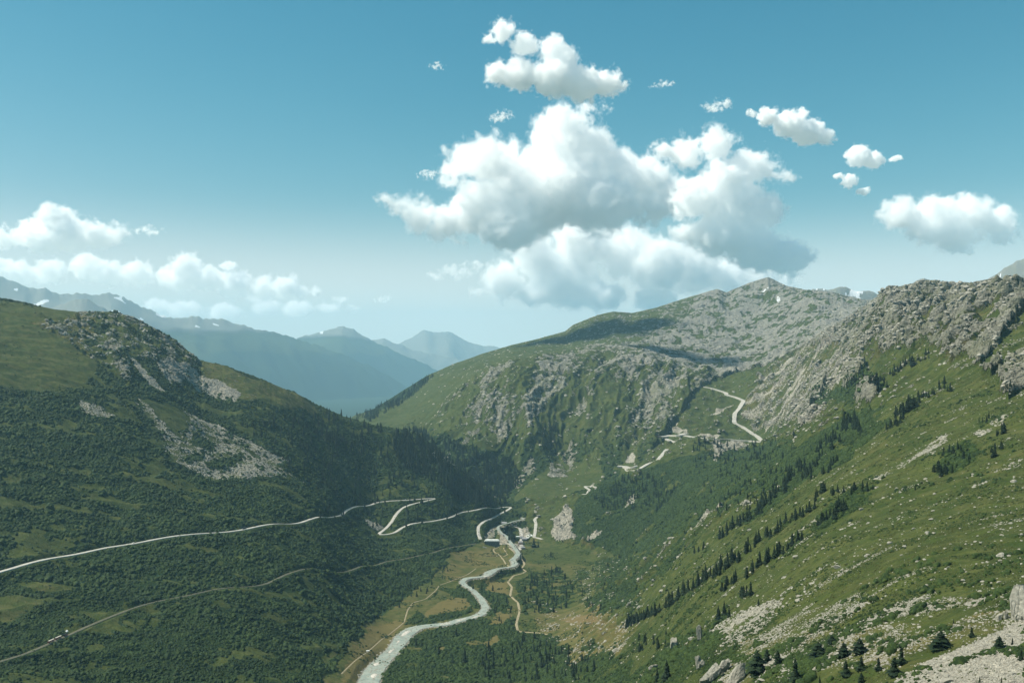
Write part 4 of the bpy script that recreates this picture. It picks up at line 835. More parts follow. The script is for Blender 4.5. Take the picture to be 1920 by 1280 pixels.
woods(2, [(1010,720),(1100,660),(1250,640),(1330,720),(1320,830),(1200,900),(1060,900),(1030,800)], 70, 12, None); woods(2, [(830,780),(980,800),(1000,980),(840,1000)], 20, 11, 'the scrub left of the white path')
woods(2, [(1340,640),(1600,600),(1600,900),(1400,900)], 40, 9, None)
woods(9, [(900,700),(930,520),(1090,520),(1110,700),(1080,760),(930,740)], 14, 19, 'the tall grove inside the hamlet')
woods(8, [(520,700),(560,770),(640,850),(740,850),(820,900),(900,1010),(935,1085),(860,1090),(700,1060),(620,1000),(520,940),(420,900),(360,820),(380,730)], 620, 17, None)
woods(8, [(0,620),(180,640),(360,720),(360,900),(200,850),(0,760)], 90, 14, None); woods(8, [(0,880),(300,880),(560,1010),(900,1100),(960,1130),(760,1180),(400,1240),(0,1180)], 160, 12, None)
woods(4, [(1330,820),(1600,760),(1900,800),(1900,1240),(1700,1150),(1500,950)], 120, 14, None)
woods(8, [(740,830),(960,870),(1010,970),(940,1050),(850,930)], 200, 12, None); woods(8, [(600,760),(760,800),(800,850),(640,830)], 60, 12, None); woods(8, [(1080,700),(1180,690),(1200,800),(1100,830)], 50, 10, None)
woods(8, [(180,640),(400,540),(560,430),(590,425),(440,560),(250,670)], 330, 7, None); woods(3, [(380,1000),(600,960),(900,1100),(700,1270),(300,1270),(100,1200)], 130, 12, None)
woods(3, [(1100,1000),(1500,700),(1800,800),(1900,900),(1500,1270),(1000,1270)], 130, 11, None); woods(6, [(0,1020),(300,1080),(600,1000),(560,1260),(0,1270)], 110, 11, None)
woods(2, [(120,640),(330,640),(560,560),(640,600),(560,720),(380,850),(200,900)], 60, 10, None)
TREES.sort(key=lambda t: -t[2])

def conifers():
    prot = []
    for k in range(6):
        H = 14.0; Vc, Fc = conifer_mesh(50+k, H, (2.7, 3.2, 2.3, 4.4, 2.5, 3.6)[k], (0, 2, 0, 3, 0, 2)[k]); Vt, Ft = trunk_mesh(k, H)
        mc = mesh_obj('crown', Vc, Fc, NEEDLE, link=False).data; mt = mesh_obj('trunk', Vt, Ft, BARK, link=False).data
        both = mesh_obj('conifer_whole', list(Vc) + list(Vt), list(Fc) + [tuple(i+len(Vc) for i in f) for f in Ft], (NEEDLE, BARK), None, [0]*len(Fc) + [1]*len(Ft), link=False)
        prot.append((mc, mt, both))
    rest = []; n_ind = 0; seen_lab = set()
    for (px, py, h, lab) in TREES:
        X, Y, Z = G.hit(px, py); Hm = h*Y/F_PX
        Hm = min(max(Hm * (1.15 if Y < 560 else 1.05), 2.2), 26); s = Hm/14.0
        if lab and n_ind < 296 and lab not in seen_lab:
            n_ind += 1; seen_lab.add(lab); k = tr.randrange(6)
            if Y < 560: k = 3 if ('round' in lab or 'broad' in lab or 'bushy' in lab) else tr.choice((1, 3, 5))
            root = empty('conifer', (X, Y, Z - .3), tr.uniform(0, 6.28), s); wx = tr.uniform(.85, 1.25) * (1.75 if Y < 560 else 1.2) * (1.35 if ('round' in lab or 'broad' in lab or 'bushy' in lab) else 1); root.scale = (s*wx, s*wx, s)
            tag(root, lab, 'conifer', 'conifers on the slopes and valley floor')
            for nm, me in (('trunk', prot[k][1]), ('crown', prot[k][0])):
                o = bpy.data.objects.new(nm, me); COL.objects.link(o); o.parent = root
        else: rest.append((X, Y, Z - .3, s))
    print('single conifers', n_ind, 'rest', len(rest))
    scatter_stuff('conifer_woods', 'dark conifer woods on the spur and in the gorge', rest, [p[2] for p in prot])
conifers()

# ------------------------------------------------------------------ single boulders and crags
BOUL = [(7,1810,475,19,'biggest grey boulder on the right pasture'), (7,1158,475,13,'pale boulder in the middle of the right pasture'), (7,1450,362,10,'white boulder above the middle of the pasture'), (7,1470,296,10,'flat grey boulder under the upper conifer group'),
 (7,1478,254,8,'small grey boulder just above the flat one'), (7,1015,530,15,'long grey boulder at the head of the stone trail'), (7,1036,541,8,'small boulder touching the long one'), (7,808,478,15,'flat white slab below the conifer trio'), (7,1625,594,9,'grey boulder below the brown erosion patch'),
 (7,1448,616,7,'small white boulder on lower green pasture'), (7,1555,528,6,'lone small boulder in dark green grass'), (7,1470,590,6,'small boulder above the white one on lower pasture'), (7,825,690,14,'whitish twin boulder right of the stone field'), (7,585,348,9,'pale boulder between the upper rows'),
 (7,1340,430,9,'brownish boulder left of the middle pasture'), (7,1268,412,11,'angular boulder left of the brownish one'), (7,1870,112,12,'boulder near the right edge under the knoll'), (7,1910,370,9,'boulder at right edge above the biggest one'), (7,1705,190,6,'small boulder under the rocky knoll'),
 (7,1385,340,7,'little boulder left of the white one'), (7,1130,248,10,'pale boulder beside the paraglider stand'), (7,1185,220,6,'small boulder right of the paraglider stand'), (7,890,612,15,'wide flat slab on the stony pasture'), (7,840,612,6,'bright small boulder left of the flat slab'),
 (7,1128,608,6,'small boulder right of the flat slab'), (7,1845,473,8,'small boulder touching the biggest one'), (7,575,775,9,'block in the middle of the stone field'), (7,700,745,8,'block at the upper right of the stone field'),
 (12,1060,890,16,'rounded boulder at the bottom beside the slabs'), (12,1275,800,14,'boulder between the slabs and the pointed conifer'), (12,385,495,12,'white block left of the narrow crag'), (11,1790,985,12,'white block on the scree at bottom right'), (11,1050,1075,26,'large pale boulder at the bottom edge of the scree'),
 (12,1770,325,10,'grey block on the lower stony pasture'), (12,1535,420,9,'block in the stone line above the brown bank'), (12,1620,380,8,'round block in the stone line'), (12,1855,395,8,'block at the right of the stone line'), (12,1410,100,12,'pale block above the pink scar'), (12,1715,445,10,'brownish block at the lip of the bank'),
 (11,370,265,9,'brown block in the stony strip'), (11,840,130,9,'pale block at the top of the stony strip'), (11,870,335,8,'bright flat block in the stony strip'), (11,1745,555,9,'pale block near the conifers on the scree'), (11,760,720,9,'tall pale block under the lone bushy conifer')]
def boulders():
    prot = []
    for k in range(5):
        v, f = shard(200+k, 3, (1.1, .9, .8)); prot.append(mesh_obj('boulder', v, f, ROCKM, link=False).data)
    r = random.Random(5)
    for (k, x, y, w, lab) in BOUL:
        px, py = C(k, (x, y))[0]; X, Y, Z = G.hit(px, py); rad = w*Y/F_PX/2
        o = bpy.data.objects.new('boulder', prot[r.randrange(5)]); COL.objects.link(o); o.location = (X, Y, Z + rad*.25); fl = .45 if 'flat' in lab or 'slab' in lab else .8
        o.scale = (rad, rad*.9, rad*fl); o.rotation_euler = (r.uniform(-.15, .15), r.uniform(-.15, .15), r.uniform(-.5, .5)); tag(o, lab, 'boulder', 'boulders on the right hillside')
def crag(name, k, x, y, w, h, lab, seed, lean=.15, spikes=1):
    """a rock face standing out of the slope: w x h photo px, modelled as a fractured block"""
    px, py = C(k, (x, y))[0]; X, Y, Z = G.hit(px, min(py, 1300))
    W, H = w*Y/F_PX*1.2, h*Y/F_PX*1.15; v, f = ico(5); rr = np.random.RandomState(seed); v = v.copy()
    for _ in range(26):
        n = rr.randn(3); n[2] *= .6; n /= np.linalg.norm(n); c = rr.uniform(.42, .8); dd = v @ n; v -= np.outer(np.maximum(dd-c, 0), n)
    ph = (-np.exp(-(pn(v[:, 0]*4 + v[:, 2]*1.3 + seed, v[:, 2]*.8 + v[:, 1]*2, 204)/.05)**2)*.09 + pn(v[:, 0]*3 + seed, v[:, 2]*1.2 + v[:, 1], 201)*.16 + pn(v[:, 0]*8 + v[:, 1]*3, v[:, 2]*3, 202)*.05 + pn(v[:, 0]*17, v[:, 2]*9 + v[:, 1]*9, 203)*.025)
    v *= (1 + ph)[:, None]; v = v*np.array([W*.62, W*.45, H*.62]); v[:, 0] += v[:, 2]*lean; o = mesh_obj(name, v, f, ROCKM, smooth=False)
    o.location = (X, Y + W*.1, Z + H*.30); tag(o, lab, 'crag', 'crags standing out of the slope'); return o
boulders()
crag('crag', 7, 1925, 775, 56, 72, 'huge smooth grey crag at the right edge of the pasture', 1, .25)
crag('crag', 7, 1800, 783, 15, 14, 'stubby twin rock left of the huge crag', 2, 0); crag('crag', 7, 1832, 778, 10, 18, 'narrow rock tooth beside the huge crag', 3, 0)
crag('crag', 12, 830, 909, 34, 46, 'pale smooth slab cliff at the bottom centre right', 4, .35); crag('crag', 12, 590, 909, 30, 40, 'brownish slab cliff left of the pale one', 5, .4); crag('crag', 12, 700, 800, 22, 26, 'upper slab between the two slab cliffs', 6, .4)
crag('crag', 12, 228, 580, 17, 20, 'small dark crag in the lower scrub', 7, 0); crag('crag', 12, 465, 520, 13, 30, 'narrow upright crag above the scrub', 8, -.1); crag('crag', 12, 465, 780, 14, 28, 'thin pale crag under the upright one', 9, 0); crag('crag', 12, 500, 750, 9, 16, 'small pale fin beside the thin crag', 10, .1)
crag('crag', 12, 45, 790, 26, 14, 'low pale slab left of the scrub', 12, 0)
# ------------------------------------------------------------------ hamlet, vehicles, train, paraglider
GLASS = simple('window_glass', (.03, .04, .05), (.05, .06, .07), 1, .2, .5)
GREYW = simple('grey_render', (.13, .14, .14), (.19, .20, .20), .3, .9); WHITEW = simple('white_render', (.62, .60, .55), (.74, .72, .66), .3, .9); PINKW = simple('pink_render', (.42, .30, .25), (.52, .38, .31), .3, .9)
SLATE = simple('slate_roof', (.16, .165, .17), (.25, .255, .26), .6, .6); PALER = simple('pale_metal_roof', (.52, .55, .52), (.66, .68, .64), .15, .5); TRIM = simple('trim', (.55, .55, .50), (.65, .64, .58), 1, .8)
DARKM = simple('dark_paint', (.02, .02, .022), (.035, .035, .04), 2, .35, .5); WHITEM = simple('white_paint', (.72, .72, .70), (.80, .80, .78), 2, .35, .5); REDM = simple('red_paint', (.30, .05, .035), (.36, .07, .05), 2, .5); TYRE = simple('rubber', (.015, .015, .015), (.03, .03, .03), 3, .8)
STEEL = simple('rail_steel', (.22, .17, .13), (.32, .27, .22), 1, .5, .5, 0, .6); CREAM = simple('cream_roof', (.50, .44, .36), (.60, .54, .46), .5, .7)
def at(k, x, y):
    px, py = C(k, (x, y))[0]; return G.hit(px, py)
def house(name, k, x, y, w, d, h, rz, wall, roof, lab, cat='house', kind='gable', rh=3.0, cols=4, floors=2, chim=True):
    X, Y, Z = at(k, x, y); r = empty(name, (X, Y + d/2, Z - .3), rz); tag(r, lab, cat, 'buildings of the hamlet')
    b = MB(); b.box(-w/2, w/2, -d/2, d/2, -1.5, h); wl = b.build('wall', wall, r)
    o = .5
    R_m = MB()
    if kind == 'gable':
        R_m.add([(-w/2-o,-d/2-o,h-.1),(w/2+o,-d/2-o,h-.1),(w/2+o,d/2+o,h-.1),(-w/2-o,d/2+o,h-.1),(-w/2-o,0,h+rh),(w/2+o,0,h+rh)], [(0,1,5,4),(2,3,4,5),(0,4,3),(1,2,5),(0,3,2,1)])
    elif kind == 'hip':
        q = min(w, d)*.42; R_m.add([(-w/2-o,-d/2-o,h-.1),(w/2+o,-d/2-o,h-.1),(w/2+o,d/2+o,h-.1),(-w/2-o,d/2+o,h-.1),(-w/2+q,0,h+rh),(w/2-q,0,h+rh)], [(0,1,5,4),(1,2,5),(2,3,4,5),(3,0,4),(0,3,2,1)])
    else: R_m.box(-w/2-o, w/2+o, -d/2-o, d/2+o, h+.01, h+.45)
    rf = R_m.build('roof', roof, r)
    if chim: c = MB(); c.box(w*.2-.4, w*.2+.4, -.4, .4, h+rh*.4, h+rh+1.1); c.build('chimney', wall, rf)
    fh = h/floors
    for f in range(floors):
        for c in range(cols):
            xx = -w/2 + w*(c+.5)/cols; z0 = fh*f + fh*.3; ww = min(1.1, w/cols*.4); q = MB(); q.box(xx-ww/2, xx+ww/2, -d/2-.06, -d/2+.05, z0, z0+fh*.45); wn = q.build('window', GLASS, r)
            s = MB(); s.box(xx-ww/2-.1, xx+ww/2+.1, -d/2-.14, -d/2-.065, z0-.18, z0-.04); s.build('sill', TRIM, wn)
    dm = MB(); dm.box(-.5, .5, -d/2-.17, -d/2-.15, -.2, 2.0); dm.build('door', DARKM, r)
    return r
def hotel():
    X, Y, Z = at(9, 546, 812); w, d, h = 42.0, 15.0, 13.2; r = empty('hotel', (X, Y + d/2, Z - .4), R(-1)); tag(r, 'long four storey grey hotel with pale mansard roof and dormers', 'hotel', 'buildings of the hamlet')
    b = MB(); b.box(-w/2, w/2, -d/2, d/2, -2, h)
    for c in range(15): x = -w/2 + w*c/14; b.box(x-.22, x+.22, -d/2-.18, -d/2-.003, -.5, h-.02)
    b.build('wall', GREYW, r)
    c = MB(); c.box(-w/2-.5, w/2+.5, -d/2-.5, d/2+.5, h+.01, h+.5); c.build('cornice', TRIM, r)
    R_m = MB(); z0, z1, z2 = h+.51, h+3.6, h+5.2; i1, i2 = 1.5, 5.5
    def ring(i, z): return [(-w/2+i,-d/2+i,z),(w/2-i,-d/2+i,z),(w/2-i,d/2-i,z),(-w/2+i,d/2-i,z)]
    R_m.add(ring(0, z0) + ring(i1, z1) + ring(i2, z2), [(0,1,5,4),(1,2,6,5),(2,3,7,6),(3,0,4,7),(4,5,9,8),(5,6,10,9),(6,7,11,10),(7,4,8,11),(8,9,10,11),(0,3,2,1)]); rf = R_m.build('roof', PALER, r)
    for x in (-12, -2, 9, 16): q = MB(); q.box(x-.5, x+.5, -.5, .5, z2-.8, z2+1.6); q.build('chimney', GREYW, rf)
    for k in range(9):
        x = -w/2 + w*(k+.5)/9; q = MB(); q.box(x-.8, x+.8, -d/2+.15, -d/2+2, z0+.3, z0+2.2); q.add([(x-1,-d/2+.0,z0+2.2),(x+1,-d/2+.0,z0+2.2),(x,-d/2+.0,z0+3.0),(x-1,-d/2+2.4,z0+2.2),(x+1,-d/2+2.4,z0+2.2),(x,-d/2+2.4,z0+3.0)], [(0,1,2),(0,2,5,3),(1,4,5,2)]); dm = q.build('dormer', PALER, r)
        g = MB(); g.box(x-.45, x+.45, -d/2+.08, -d/2+.14, z0+.6, z0+1.9); g.build('pane', GLASS, dm)
    for f in range(4):
        for c in range(14):
            x = -w/2 + w*(c+.5)/14; z = .9 + 3.15*f; q = MB(); q.box(x-.6, x+.6, -d/2-.05, -d/2+.05, z, z+1.7); wn = q.build('window', GLASS, r)
            s = MB(); s.box(x-.7, x+.7, -d/2-.2, -d/2-.055, z-.2, z-.03); s.build('sill', TRIM, wn)
hotel()
house('train_shed', 9, 830, 300, 19, 14, 5.5, R(-18), GREYW, SLATE, 'grey train shed with dark gate above the station yard', 'shed', 'gable', 3.5, 2, 1, False)
house('stone_house', 9, 1228, 778, 13, 11, 7.5, R(4), PINKW, SLATE, 'pink two storey house with grey hipped roof', 'house', 'hip', 2.8, 5, 2)
house('guest_house', 9, 1330, 690, 15, 12, 6.5, R(-14), GREYW, SLATE, 'grey house with slate roof behind the pink house', 'house', 'gable', 3.4, 4, 2)
house('barn', 9, 1440, 600, 12, 22, 4.5, R(28), WHITEW, PALER, 'long white roofed barn at the right end of the hamlet', 'barn', 'gable', 2.6, 3, 1, False)
house('small_house', 9, 1250, 640, 10, 9, 5.5, R(8), WHITEW, SLATE, 'small white house with slate roof beside the grove', 'house', 'gable', 2.6, 3, 2)
house('small_house', 9, 1160, 625, 10, 10, 5, 0, WHITEW, PALER, 'pale flat roofed house left of the hamlet road', 'house', 'flat', .3, 3, 2, False)
house('chapel_annex', 9, 1395, 655, 8, 8, 5, R(-20), GREYW, PALER, 'small grey building between guest house and barn', 'house', 'gable', 2.4, 2, 1, False)
house('dark_house', 9, 1290, 885, 12, 10, 4.5, R(10), GREYW, SLATE, 'low dark house with slate hip roof below the car park', 'house', 'hip', 3.4, 3, 1)
house('kiosk', 9, 812, 475, 9, 6, 2.6, 0, WHITEW, PALER, 'small flat roofed pale building by the stream', 'kiosk', 'flat', .3, 3, 1, False)
house('open_shed', 9, 836, 552, 7, 5, 2.4, 0, GREYW, SLATE, 'small grey shed in front of the grove', 'shed', 'gable', 1.4, 2, 1, False)
house('hut', 2, 150, 1102, 4.4, 3.6, 2.1, R(20), GREYW, PALER, 'tiny hut with white roof alone on the yellow meadow', 'hut', 'gable', 1.0, 1, 1, False)

def bridge(k, x, y, L, W, rz, lab):
    X, Y, Z = at(k, x, y); r = empty('bridge', (X, Y, Z + .2), rz); tag(r, lab, 'bridge', 'river bridges')
    b = MB(); b.box(-L/2, L/2, -W/2, W/2, .3, 1.0); b.build('deck', ASPH, r)
    for s in (-1, 1):
        q = MB(); q.box(-L/2, L/2, s*(W/2-.15)-.12, s*(W/2-.15)+.12, 1.005, 1.9); q.build('parapet', WALLM, r)
        q = MB(); q.box(s*(L/2-.6)-.6, s*(L/2-.6)+.6, -W/2+.1, W/2-.1, -3, .295); q.build('abutment', WALLM, r)
bridge(1, 662, 752, 24, 7, 0, 'stone road bridge beside the hotel'); bridge(1, 768, 482, 17, 7, R(10), 'small road bridge above the hamlet')

def vehicle(X, Y, Z, rz, kind, paint, lab, cat='car', group='cars in and around the hamlet'):
    r = empty('parked_' + kind, (X, Y, Z), rz); tag(r, lab, cat, group)
    if kind == 'car': L, W, H, prof, cab = 4.3, 1.75, 1.45, [(-2.15,.35),(2.15,.35),(2.12,.75),(1.2,.92),(-1.9,.95),(-2.15,.8)], [(1.1,.92),(.45,1.42),(-1.3,1.42),(-1.85,.95)]
    elif kind == 'van': L, W, H, prof, cab = 5.4, 2.0, 2.4, [(-2.7,.4),(2.7,.4),(2.68,1.1),(2.1,1.3),(1.5,2.35),(-2.7,2.4)], None
    else: L, W, H, prof, cab = 11.5, 2.5, 3.2, [(-5.7,.45),(5.7,.45),(5.75,1.3),(5.5,3.1),(-5.7,3.15)], None
    def prism(pf, w, m):
        n = len(pf); b = MB(); b.add([(x, -w/2, z) for x, z in pf] + [(x, w/2, z) for x, z in pf], [tuple(range(n)), tuple(range(n, 2*n))[::-1]] + [(i, i+n, (i+1) % n + n, (i+1) % n) for i in range(n)]); return b
    prism(prof, W, paint).build('body', paint, r)
    if cab: prism(cab, W*.86, GLASS).build('cabin', GLASS, r); q = MB(); q.box(-1.25, .42, -W*.40, W*.40, 1.425, 1.48); q.build('roof', paint, r)
    else: q = MB(); zb = 1.35 if kind == 'van' else 1.5; q.box(-L/2+.4, L/2-1.3, -W/2-.02, W/2+.02, zb, zb+.65); q.build('side_window', GLASS, r)
    for sx in (-1, 1):
        for sy in (-1, 1):
            q = MB(); q.cyl((sx*L*.31, sy*(W/2-.1)-.1, .33), (0, 1, 0), .33 if kind != 'bus' else .48, .2, 14); q.build('wheel', TYRE, r)
    return r
def on_road(k, x, y, kind, paint, lab, rz=None, lift=.5, **kw):
    X, Y, Z = at(k, x, y)
    best = None
    for T, w in LINES.values():
        i = int(np.argmin(np.hypot(T[:, 0]-X, T[:, 1]-Y))); dd = math.hypot(T[i, 0]-X, T[i, 1]-Y)
        if best is None or dd < best[0]: best = (dd, T, i)
    dd, T, i = best
    if dd < 14: 
        j = min(i+1, len(T)-1); a = math.atan2(T[j, 1]-T[j-1, 1], T[j, 0]-T[j-1, 0]); X += (T[i, 0]-X)*.6; Y += (T[i, 1]-Y)*.6; Z = T[i, 2] + (2.9 if T is LINES['road_u'][0] else 1.3); rz = a if rz is None else rz
    vehicle(X, Y, Z, rz or 0, kind, paint, lab, **kw)
on_road(9, 228, 490, 'car', DARKM, 'upper dark car of three on the road left of the hotel'); on_road(9, 237, 545, 'car', DARKM, 'middle dark car of three on the road left of the hotel'); on_road(9, 262, 582, 'car', DARKM, 'lowest dark car of three on the road left of the hotel')
on_road(9, 700, 60, 'car', DARKM, 'dark car on the road above the hotel'); on_road(9, 1582, 222, 'car', DARKM, 'dark car on the curved road right of the hamlet')
on_road(3, 1543, 607, 'van', DARKM, 'dark van near the top hairpin of the serpentine road', cat='van')
on_road(3, 1356, 466, 'car', DARKM, 'lower dark car on the upper serpentine road'); on_road(3, 1362, 421, 'car', DARKM, 'upper dark car on the upper serpentine road'); on_road(5, 1368, 398, 'bus', DARKM, 'dark bus on the long road across the left hillside', cat='bus')
on_road(5, 745, 478, 'car', WHITEM, 'white car on the long road across the left hillside'); on_road(2, 362, 236, 'car', WHITEM, 'white car just before the upper left hairpin')
for i, (x, m, l) in enumerate(((427, DARKM, 'leftmost dark car of the row on the yellow meadow'), (452, DARKM, 'second dark car of the row on the yellow meadow'), (480, DARKM, 'third dark car of the row on the yellow meadow'), (536, DARKM, 'dark car after the gap in the meadow row'), (572, DARKM, 'dark car next to the white ones in the meadow row'), (628, WHITEM, 'left white car of the meadow row'), (668, WHITEM, 'right white car of the meadow row'))):
    X, Y, Z = at(9, x, 1052); vehicle(X, Y, Z, R(15), 'car', m, l, group='row of cars parked on the meadow')
for x, y, kd, m, l, a in ((1055, 800, 'car', DARKM, 'left dark car on the hamlet car park', 10), (1105, 796, 'car', DARKM, 'right dark car on the hamlet car park', 0), (1270, 815, 'van', WHITEM, 'white camper van at the right end of the car park', 80), (990, 765, 'car', WHITEM, 'white car at the left end of the car park', 20),
                          (890, 505, 'van', WHITEM, 'white van on the grass before the grove', 10), (350, 848, 'van', WHITEM, 'white van left of the row before the hotel', 0), (395, 852, 'car', WHITEM, 'white car before the hotel', 0), (1180, 800, 'car', REDM, 'red car beside the pink house', 5), (750, 538, 'car', WHITEM, 'white car beside the stream above the hotel', 30)):
    X, Y, Z = at(9, x, y); vehicle(X, Y, Z + .1, R(a), kd, m, l, cat=kd, group='vehicles parked in the hamlet')

def rails(key, offs, lab):
    T, w = LINES[key]; d = np.gradient(T[:, :2], axis=0); d /= np.hypot(d[:, 0], d[:, 1])[:, None]; n = np.stack([-d[:, 1], d[:, 0]], 1); V, F = [], []
    for o in offs:
        for s in (-.5, .5):
            b = len(V)
            for i in range(len(T)):
                for dx, dz_ in ((-.06, .26), (.06, .26), (.06, .42), (-.06, .42)): V.append((T[i, 0] + n[i, 0]*(o+s+dx), T[i, 1] + n[i, 1]*(o+s+dx), T[i, 2] + dz_ + (.6 if key == 'rail' else 0)))
            for i in range(len(T)-1):
                for q in range(4): F.append((b+i*4+q, b+(i+1)*4+q, b+(i+1)*4+(q+1) % 4, b+i*4+(q+1) % 4))
    tag(mesh_obj('railway_track', V, F, STEEL), lab, None, None, 'structure')
rails('rail', (0,), 'narrow gauge track across the lower left hillside'); rails('yard', (-6, -1.5, 4), 'station tracks in the gravel yard behind the hotel')
def on_track(key, dist0, offs=0.0, x0=None):
    T, w = LINES[key]; i = int(round(dist0)); i = min(max(i, 1), len(T)-2); a = math.atan2(T[i+1, 1]-T[i-1, 1], T[i+1, 0]-T[i-1, 0]); return T[i, 0] - math.sin(a)*offs, T[i, 1] + math.cos(a)*offs, T[i, 2] + 1.3, a
def wagon(key, i, offs, body, roof, lab, L=11.0, group='railway wagons'):
    X, Y, Z, a = on_track(key, i, offs); r = empty('railway_wagon', (X, Y, Z), a); tag(r, lab, 'wagon', group)
    b = MB(); b.box(-L/2, L/2, -1.2, 1.2, .9, 2.9); b.build('body', body, r); q = MB(); q.add([(-L/2-.2,-1.3,2.9),(L/2+.2,-1.3,2.9),(L/2+.2,1.3,2.9),(-L/2-.2,1.3,2.9),(-L/2-.2,-.6,3.35),(L/2+.2,-.6,3.35),(L/2+.2,.6,3.35),(-L/2-.2,.6,3.35)], [(0,1,5,4),(4,5,6,7),(7,6,2,3),(0,4,7,3),(1,2,6,5),(0,3,2,1)]); q.build('roof', roof, r)
    for s in (-1, 1): q = MB(); q.box(-L/2+.8, L/2-.8, s*1.2-.02, s*1.2+.02, 1.75, 2.5); q.build('window_band', GLASS, r)
    for sx in (-1, 1): q = MB(); q.cyl((sx*L*.33-.5, -.7, .35), (0,1,0), .35, 1.4, 12); q.cyl((sx*L*.33+.5, -.7, .35), (0,1,0), .35, 1.4, 12); q.build('bogie', TYRE, r)
T_, _w = LINES['rail']
def rail_index(px, py):
    X, Y, Z = G.hit(px, py); return int(np.argmin(np.hypot(T_[:, 0]-X, T_[:, 1]-Y)))
ia, ib = rail_index(88, 1206), rail_index(123, 1188); st = 1 if ib > ia else -1
wagon('rail', ia, 0, REDM, CREAM, 'rear railway wagon with cream roof in the shaded cutting'); wagon('rail', ia + st*3, 0, REDM, CREAM, 'railway wagon right behind the steam locomotive')
def loco():
    X, Y, Z, a = on_track('rail', ia + st*6, 0); r = empty('steam_locomotive', (X, Y, Z), a if st > 0 else a + math.pi); tag(r, 'black steam locomotive leading two wagons in the cutting', 'locomotive')
    q = MB(); q.cyl((-1.2, 0, 1.9), (1, 0, 0), .75, 5.2, 18); q.build('boiler', DARKM, r); q = MB(); q.box(-3.6, -1.2, -1.25, 1.25, .9, 3.1); q.box(-3.8, -1.0, -1.4, 1.4, 3.12, 3.25); q.build('cab', DARKM, r)
    q = MB(); q.box(-3.6, 4.2, -1.1, 1.1, .7, .88); q.build('frame', REDM, r); q = MB(); q.cyl((3.3, 0, 2.6), (0, 0, 1), .25, 1.1, 12, 0, .34); q.build('chimney', DARKM, r); q = MB(); q.cyl((1.2, 0, 2.55), (0, 0, 1), .35, .5, 12, 0, .2); q.build('steam_dome', STEEL, r)
    for i in range(4):
        q = MB(); q.cyl((-2.6 + i*1.7, -.75, .5), (0, 1, 0), .5, 1.5, 16); q.build('wheel', TYRE, r)
    v, f = lump(77, 4, .3, 1.0); v[:, 2] = np.where(v[:, 2] < 0, v[:, 2]*1.6, v[:, 2]); sm = NT('steam'); vp = sm.n('ShaderNodeVolumePrincipled'); vp.inputs['Density'].default_value = 2.2; vp.inputs['Color'].default_value = (1, 1, 1, 1); sm.L(vp.outputs[0], sm.out.inputs['Volume'])
    o = mesh_obj('steam', v*np.array([1.7, 1.5, 2.1]), f, sm.m, smooth=True); o.location = (X + 3.3*math.cos(a)*st, Y + 3.3*math.sin(a)*st, Z + 5.2); tag(o, 'white puff of steam over the locomotive chimney', None, None, 'stuff')
loco()
wagon('yard', 18, -1.5, DARKM, SLATE, 'dark railway wagon standing in the station yard'); wagon('yard', 23, -1.5, DARKM, SLATE, 'second dark wagon farther up the station yard', 9); wagon('yard', 13, 4, REDM, CREAM, 'red railway wagon nearest the hotel', 10)

